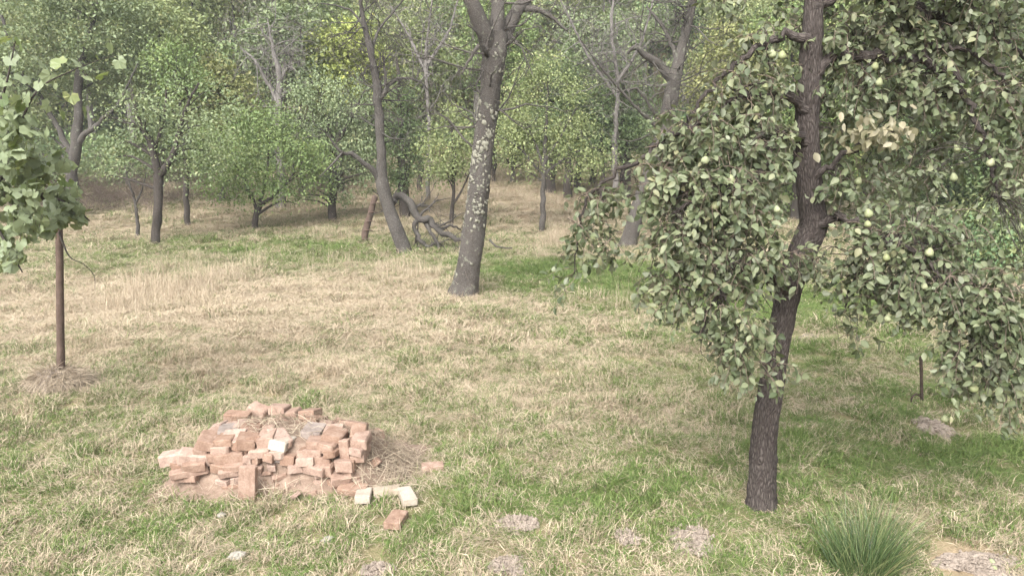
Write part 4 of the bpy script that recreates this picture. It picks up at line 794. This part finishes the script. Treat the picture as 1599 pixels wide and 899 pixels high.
for k, (px, py, rx, ry, h, lab) in enumerate([(805, 822, .18, .14, .05, 'pale earth molehill in grass at bottom centre, behind the lowest one'), (1080, 848, .17, .22, .05, 'largest pale bare-earth molehill near the pear trunk'), (981, 843, .10, .14, .04, 'small narrow earth molehill between two larger ones'), (797, 888, .16, .12, .05, 'earth molehill at the very bottom edge, centre'),
        (1265, 531, .14, .13, .09, 'small reddish molehill right of the pear trunk'), (1458, 668, .17, .26, .05, 'bare earth patch below the hanging pear branches at right'), (1530, 884, .30, .14, .02, 'bare soil patch with fallen pears, bottom right'), (590, 895, .12, .10, .04, 'small grey molehill cut by the bottom edge')]):
    mound('molehill', lab, ground(px, py), rx*1.05, ry*1.05, h*.6, M['dirt'], 'molehill', bumps=.7, n=56, group='molehills in the meadow', seed=3.7*k)
# small stones in the grass
def stone_mesh():
    V, F = lathe([(.12, -.35), (.42, -.25), (.5, 0), (.42, .22), (.15, .34)], 8, 's'); V = V*(1 + rng.normal(size=(len(V), 1))*.10)
    top = np.array([[32, 33, 34, 35], [32, 35, 36, 39], [36, 37, 38, 39]]); return mesh_np('stone', V, [np.concatenate([F, top])], smooth=False)
for px, py, s, lab in [(512, 848, .13, 'small white stone in grass below the brick pile'), (371, 873, .17, 'pale flat stone in grass at bottom left of the brick pile'), (346, 809, .10, 'tiny pale stone just below the left of the brick pile')]:
    q = ground(px, py); o = link('stone', stone_mesh(), None, M['stone']); o.location = q + (0, 0, .03); o.scale = (s*.8, s*.65, s*.4); o.rotation_euler[2] = rng.uniform(0, 6); tag(o, lab, 'stone', 'stones in the grass')
# iron peg at right
g = ground(1439, 628); mb = MB(); plimb(mb, [(1440, 636, 0, 5), (1439, 600, 0, 5), (1438, 556, 0, 5)], g[1], seg=8, step=.05, rough=.05); plimb(mb, [(1438, 618, -.02, 3), (1430, 615, -.03, 3), (1424, 620, -.04, 3), (1423, 627, -.04, 2)], g[1], seg=6, step=.02)
o = link('iron_peg', mb.mesh('iron_peg', g), None, M['metal']); o.location = g; tag(o, 'thin dark iron peg in grass under the right pear branches', 'peg')

# rush tussock, bottom right
g = ground(1345, 893); Vs, Fs, rs = [], [], []
for k in range(950):
    az = rng.uniform(0, 6.28); rr = .20*math.sqrt(rng.random()); b0 = np.array([math.cos(az)*rr*1.15, math.sin(az)*rr, -.02]); L = rng.uniform(.30, .66); az2 = az + rng.normal()*.9; L *= .8 + .35*math.cos(az - .6); e_ = abs(rng.normal(.16, .22)) + rr*1.4
    p = b0; d = np.array([math.cos(az2)*math.sin(e_), math.sin(az2)*math.sin(e_), math.cos(e_)]); s = unit(np.cross(d, rv()))*.0027; o_ = len(Vs)
    for i in range(4):
        wq = s*(1, .95, .7, .12)[i]; Vs += [p - wq, p + wq]; d = unit(d + np.array([math.cos(az2), math.sin(az2), -.3])*.10*rng.uniform(.2, 1.6)); p = p + d*L/3
    for i in range(3): Fs.append((o_ + 2*i, o_ + 2*i + 1, o_ + 2*i + 3, o_ + 2*i + 2)); rs.append(0 if i else 0)
    q = rng.random()
    for i in range(3): rs[-1 - i] = q
M['rush'] = leaf_mat('rush', [(.1, (0.028, 0.051, 0.018)), (.45, (0.055, 0.092, 0.032)), (.7, (0.110, 0.152, 0.060)), (.85, (0.202, 0.212, 0.092)), (.95, (0.386, 0.322, 0.184))], rough=.45, trans=.1)
o = link('rush_tussock', mesh_np('rush_tussock', np.array(Vs), [np.array(Fs)], None, np.array(rs)), None, M['rush']); o.location = g; o.scale = (.86, .86, .95); tag(o, 'dense dark green tussock of rushes in the bottom right', 'rush tussock')

# ------------------------------------------------------------------ brick pile
import bmesh
BL, BW, BH = .27, .13, .075                 # an old brick, metres
def brick_mesh(j):
    V = []
    for sx in (-1, 1):
        for sy in (-1, 1):
            for sz in (-1, 1):
                k = abs(rng.normal(.005, .006)) + .002; a_, b_, c_ = BL/2, BW/2, BH/2
                V += [(sx*a_, sy*(b_ - k), sz*(c_ - k*.8)), (sx*(a_ - k), sy*b_, sz*(c_ - k*.8)), (sx*(a_ - k), sy*(b_ - k), sz*c_)]
    bm = bmesh.new(); vs_ = [bm.verts.new(np.array(v_) + rv(.0028)) for v_ in V]; bmesh.ops.convex_hull(bm, input=vs_)
    for f in bm.faces: f.smooth = False
    q = bpy.data.meshes.new('brick_%d' % j); bm.to_mesh(q); bm.free(); return q
BM = {k: [brick_mesh(j) for j in range(8)] for k in ('brick', 'brick_pale', 'brick_burnt')}
for k, l in BM.items():
    for q in l: q.materials.append(M[k])
g = ground(420, 782); be = empty('brick_pile', g); tag(be, 'collapsing pile of old salvaged bricks with earth and hay', 'brick pile'); Y0 = g[1]
ZX = 500/1599.0
def face_y(z, px): return Y0 + .06 + .42*min(z, .42) + 3.4*max(0, z - .42) + .10*max(0, abs(px - 430)/150 - .6)
def zp(zx, zy): return 220 + zx*ZX, 610 + zy*ZX
def on_face(px, py):
    d = ray(px, py); y = Y0 + .1
    for _ in range(30): p = CAM + d*(y/d[1]); y = face_y(max(0, p[2] - g[2]), px)
    return p
# x, y, width, height in the enlarged view; roll; material; kind of face: h header, s stretcher, u upright, t lying on top
BR = [(160, 345, 150, 62, 4, 0), (262, 340, 150, 55, -8, 0), (165, 388, 70, 30, -5, 0), (262, 378, 110, 40, 0, 0), (235, 412, 175, 36, 2, 0), (215, 445, 120, 32, 3, 0), (160, 452, 70, 30, 0, 0),
      (315, 272, 88, 48, -18, 0), (285, 305, 66, 34, -10, 0), (410, 192, 130, 32, 2, 0), (405, 230, 92, 40, -2, 2), (405, 264, 90, 32, 3, 0), (395, 303, 90, 44, 3, 0), (435, 345, 150, 60, 8, 0), (470, 378, 95, 34, 6, 0), (440, 410, 105, 34, 4, 0), (455, 447, 58, 36, 2, 0), (445, 486, 80, 42, 3, 0),
      (530, 222, 90, 52, -10, 0), (520, 265, 90, 46, -10, 0), (497, 303, 80, 44, -16, 0), (612, 262, 80, 48, 4, 0), (585, 308, 95, 36, 3, 0), (560, 352, 84, 44, 5, 0), (590, 190, 130, 48, -20, 0), (480, 205, 55, 60, 80, 0), (530, 345, 40, 40, 0, 0),
      (688, 283, 88, 50, -6, 1), (668, 322, 90, 42, -6, 0), (655, 356, 84, 42, -4, 2), (630, 390, 40, 26, 0, 0), (735, 360, 70, 46, -4, 0),
      (815, 358, 82, 38, 0, 0), (900, 362, 80, 44, -6, 0), (855, 396, 150, 38, -2, 0), (835, 320, 120, 34, 0, 0), (755, 400, 70, 34, 0, 0), (930, 400, 60, 60, 0, 0), (860, 282, 80, 36, 0, 0),
      (845, 228, 95, 50, -4, 2), (848, 172, 95, 58, 4, 0), (955, 250, 100, 48, -10, 0), (935, 287, 86, 44, -8, 0), (958, 315, 60, 36, 0, 0), (1018, 302, 52, 96, 4, 0), (1000, 382, 86, 72, -4, 0), (985, 440, 96, 42, -3, 0), (975, 478, 80, 34, -3, 0), (1088, 270, 80, 46, 0, 0), (1082, 308, 72, 34, -4, 0), (1082, 342, 70, 36, 4, 0), (1055, 192, 130, 52, -4, 0), (1050, 385, 50, 50, 0, 0), (1045, 440, 50, 50, 8, 0),
      (470, 140, 120, 36, -6, 0), (580, 112, 100, 50, -14, 0), (675, 112, 80, 40, -5, 0), (720, 165, 110, 34, -24, 0), (830, 135, 80, 34, 8, 0), (745, 130, 60, 30, 10, 0), (905, 200, 70, 30, -8, 0), (340, 240, 60, 30, -10, 0), (370, 200, 70, 30, 20, 0), (640, 340, 50, 40, 0, 0)]
def brick(px, py, wpx, hpx, roll, m_, parent, yaw=0.0, tilt=0.0, p=None, org=g):
    p = on_face(px, py) if p is None else p; k = mpp(p); wdt = wpx*k; ht = hpx*k/.92
    o = bpy.data.objects.new('brick', BM[('brick', 'brick_pale', 'brick_burnt')[m_]][rng.integers(8)]); COL.objects.link(o)
    if ht > .15:                              # standing on end
        rot = Matrix(((0, 1, 0), (0, 0, 1), (1, 0, 0))); scl = (ht/BL, wdt/BW, 1); dp = BH
    elif wdt < .185:                          # header shows
        rot = Matrix(((0, -1, 0), (1, 0, 0), (0, 0, 1))); scl = (rng.uniform(.75, 1.0), wdt/BW, ht/BH); dp = BL*scl[0]
    else: rot = Matrix.Identity(3); scl = (wdt/BL, rng.uniform(.9, 1.1), ht/BH); dp = BW
    scl = tuple(float(np.clip(q, .45, 1.35)) for q in scl)
    rm = Matrix.Rotation(R(yaw), 3, 'Z') @ Matrix.Rotation(R(roll), 3, 'Y') @ Matrix.Rotation(R(rng.normal()*4 + tilt), 3, 'X') @ rot
    loc = Vector(p + np.array([0, dp*.45, 0]) - (org if parent else 0))
    if parent: o.parent = parent
    o.matrix_local = Matrix.LocRotScale(loc, rm.to_quaternion(), Vector(scl))
    return o
for zx, zy, zw, zh, roll, mm in BR:
    px, py = zp(zx, zy); o = brick(px, py, zw*ZX*1.03, (min(zh, 50) if zh < 90 else zh)*ZX, (-roll if abs(roll) < 40 else 0) + rng.normal()*2, mm, be, yaw=(rng.normal()*9 - (zx - 640)*.012), tilt=rng.normal()*4 - (6 if zy < 210 else 0)); o.location.y += rng.normal()*.02; o.rotation_euler.x += 0
o = brick(*zp(527, 465), 82*ZX, 160*ZX, 3, 0, be, yaw=4, tilt=-8, p=at(*zp(527, 465), Y0 - .03)); tag(o, 'upright brick leaning against the pile front')
# tumbled bricks at the back and on the top of the heap
for k in range(34):
    a_ = rng.uniform(-1, 1); yy = rng.uniform(.75, 1.15); hh = .46*(1 - a_*a_)*(1 - max(0, yy - .6)/.8)
    p = g + np.array([a_*.85 + .02, yy, hh]); o = brick(0, 0, 46, 13, rng.normal()*10, 0, be, yaw=rng.uniform(0, 180), tilt=rng.normal()*10, p=p)
for k in range(13):
    px, py = zp(rng.uniform(150, 1110), rng.uniform(215, 470)); brick(px, py, rng.uniform(20, 34), rng.uniform(10, 13), rng.normal()*5, 0, be, yaw=rng.normal()*14, tilt=rng.normal()*5, p=on_face(px, py) + (0, .02, 0))
# broken bits of brick on the earth of the pile and round its foot
for k in range(60):
    if k < 38: px, py = zp(rng.uniform(160, 1120), rng.uniform(400, 520)); p = on_face(px, py) + (0, -.03, -.02)
    else: p = g + np.array([rng.uniform(-.9, 1.15), rng.uniform(-.16, .9), 0.0]); p[2] = float(H(p[0], p[1])) + .03
    o = brick(0, 0, 30, 12, rng.normal()*25, 0, be, yaw=rng.uniform(0, 180), tilt=rng.normal()*20, p=p); o.name = 'brick_fragment'; o.scale = Vector(o.scale)*rng.uniform(.22, .55)
# earth and rubble core
n1, n2_ = 70, 40; xs_ = np.linspace(-1.15, 1.30, n1); yv = np.linspace(-.12, 1.35, n2_); V = []
def core_h(x, y):
    prof = np.interp(x, [-1.1, -.92, -.75, -.5, -.25, .1, .5, .72, .9, 1.25], [0, .10, .24, .44, .50, .48, .44, .36, .16, 0.0])
    fr = np.interp(y, [-.10, 0.0, .14, .20, .25, .31, .5, .75, 1.0, 1.3], [-.05, .06, .24, .40, .60, .80, .86, .90, .62, 0.0])
    fr2 = 1.0
    return prof*fr + .035*mnoise.noise((x*6, y*6, 2))*min(1, prof*6) + .02*mnoise.noise((x*17, y*17, 4))*min(1, prof*6)
for y in yv:
    for x in xs_: V.append((x, y, core_h(x, y) - .03))
i0 = np.arange(n2_ - 1)[:, None]*n1; j = np.arange(n1 - 1)[None]; F = np.stack([i0 + j, i0 + j + 1, i0 + n1 + j + 1, i0 + n1 + j], -1).reshape(-1, 4)
link('earth_core', mesh_np('earth_core', np.array(V), [F]), be, M['rubble'])
def place():
    r_ = rng.random()
    if r_ < .5: x, y = rng.uniform(-.75, .75), rng.uniform(.42, 1.2)
    elif r_ < .95: x, y = rng.normal(.98, .16), rng.uniform(-.05, 1.0)
    else: x, y = rng.normal(-.2, .5), rng.uniform(-.1, .12)
    z = core_h(x, y); ep = .03; return np.array([x, y, z - .02]), unit(np.array([-(core_h(x + ep, y) - z)/ep, -(core_h(x, y + ep) - z)/ep, 1]))
Vh, Fh, rh = strands(2600, place, .08, .26, .0050, .06); ho = link('straw', mesh_np('pile_straw', Vh, [Fh], None, rh), be, M['straw']); tag(ho, kind='stuff')
# loose bricks lying around
for zx, zy, zw, zh, roll, yaw, tilt, mm, lab in [
    (1098, 420, 120, 62, -34, 10, -25, 1, 'pale brick tipped on end at the right of the pile'), (1135, 455, 55, 45, 10, 30, 0, 0, 'broken brick stub beside the tipped pale brick'), (1175, 385, 75, 45, 10, -15, 10, 0, 'pinkish brick lying in hay right of the pile'),
    (1055, 515, 150, 40, -16, -12, 0, 0, 'long flat reddish brick lying in front of the pile corner'), (1105, 555, 78, 52, 3, 5, -10, 1, 'cream half brick lying in grass before the pile'), (1225, 522, 130, 40, 18, 12, 0, 1, 'long cream brick lying slanted right of the pile'), (1325, 560, 75, 52, 14, 20, 0, 1, 'cream half brick touching the long cream brick'),
    (1270, 672, 82, 60, 0, -12, 0, 0, 'reddish brick lying alone in the grass, lowest of all'), (1455, 400, 110, 34, 0, 10, 0, 0, 'reddish brick almost sunk in the grass, farthest right')]:
    px, py = zp(zx, zy); q = ground(px, py + zh*ZX*.35); o = brick(px, py, zw*ZX, min(zh, 44)*ZX*.8, 0, mm, None, yaw=yaw, tilt=tilt, p=q + np.array([0, -.03, .05]))
    if 'tipped' in lab: o.rotation_mode = 'XYZ'; o.rotation_euler = (R(-25), R(-42), R(15)); o.location = q + np.array([0, .05, .13])
    tag(o, lab, 'brick', 'loose bricks around the pile')

# ------------------------------------------------------------------ haze
HZ = 0.0010
V = np.array([(x, y, z) for x in (-190, 190) for y in (-12, 175) for z in (-3, 75)], float)
F = np.array([(0, 1, 3, 2), (4, 6, 7, 5), (0, 4, 5, 1), (2, 3, 7, 6), (0, 2, 6, 4), (1, 5, 7, 3)])
m, t = mat('haze'); pv = nd(t, 'ShaderNodeVolumePrincipled', Density=HZ, Anisotropy=.2); pv.inputs['Color'].default_value = (.93, .95, 1.0, 1); o_ = nd(t, 'ShaderNodeOutputMaterial'); t.links.new(pv.outputs[0], o_.inputs['Volume'])
hz_ = link('haze', mesh_np('haze', V, [F], smooth=False), None, m); tag(hz_, 'thin pale haze over the meadow', kind='stuff')
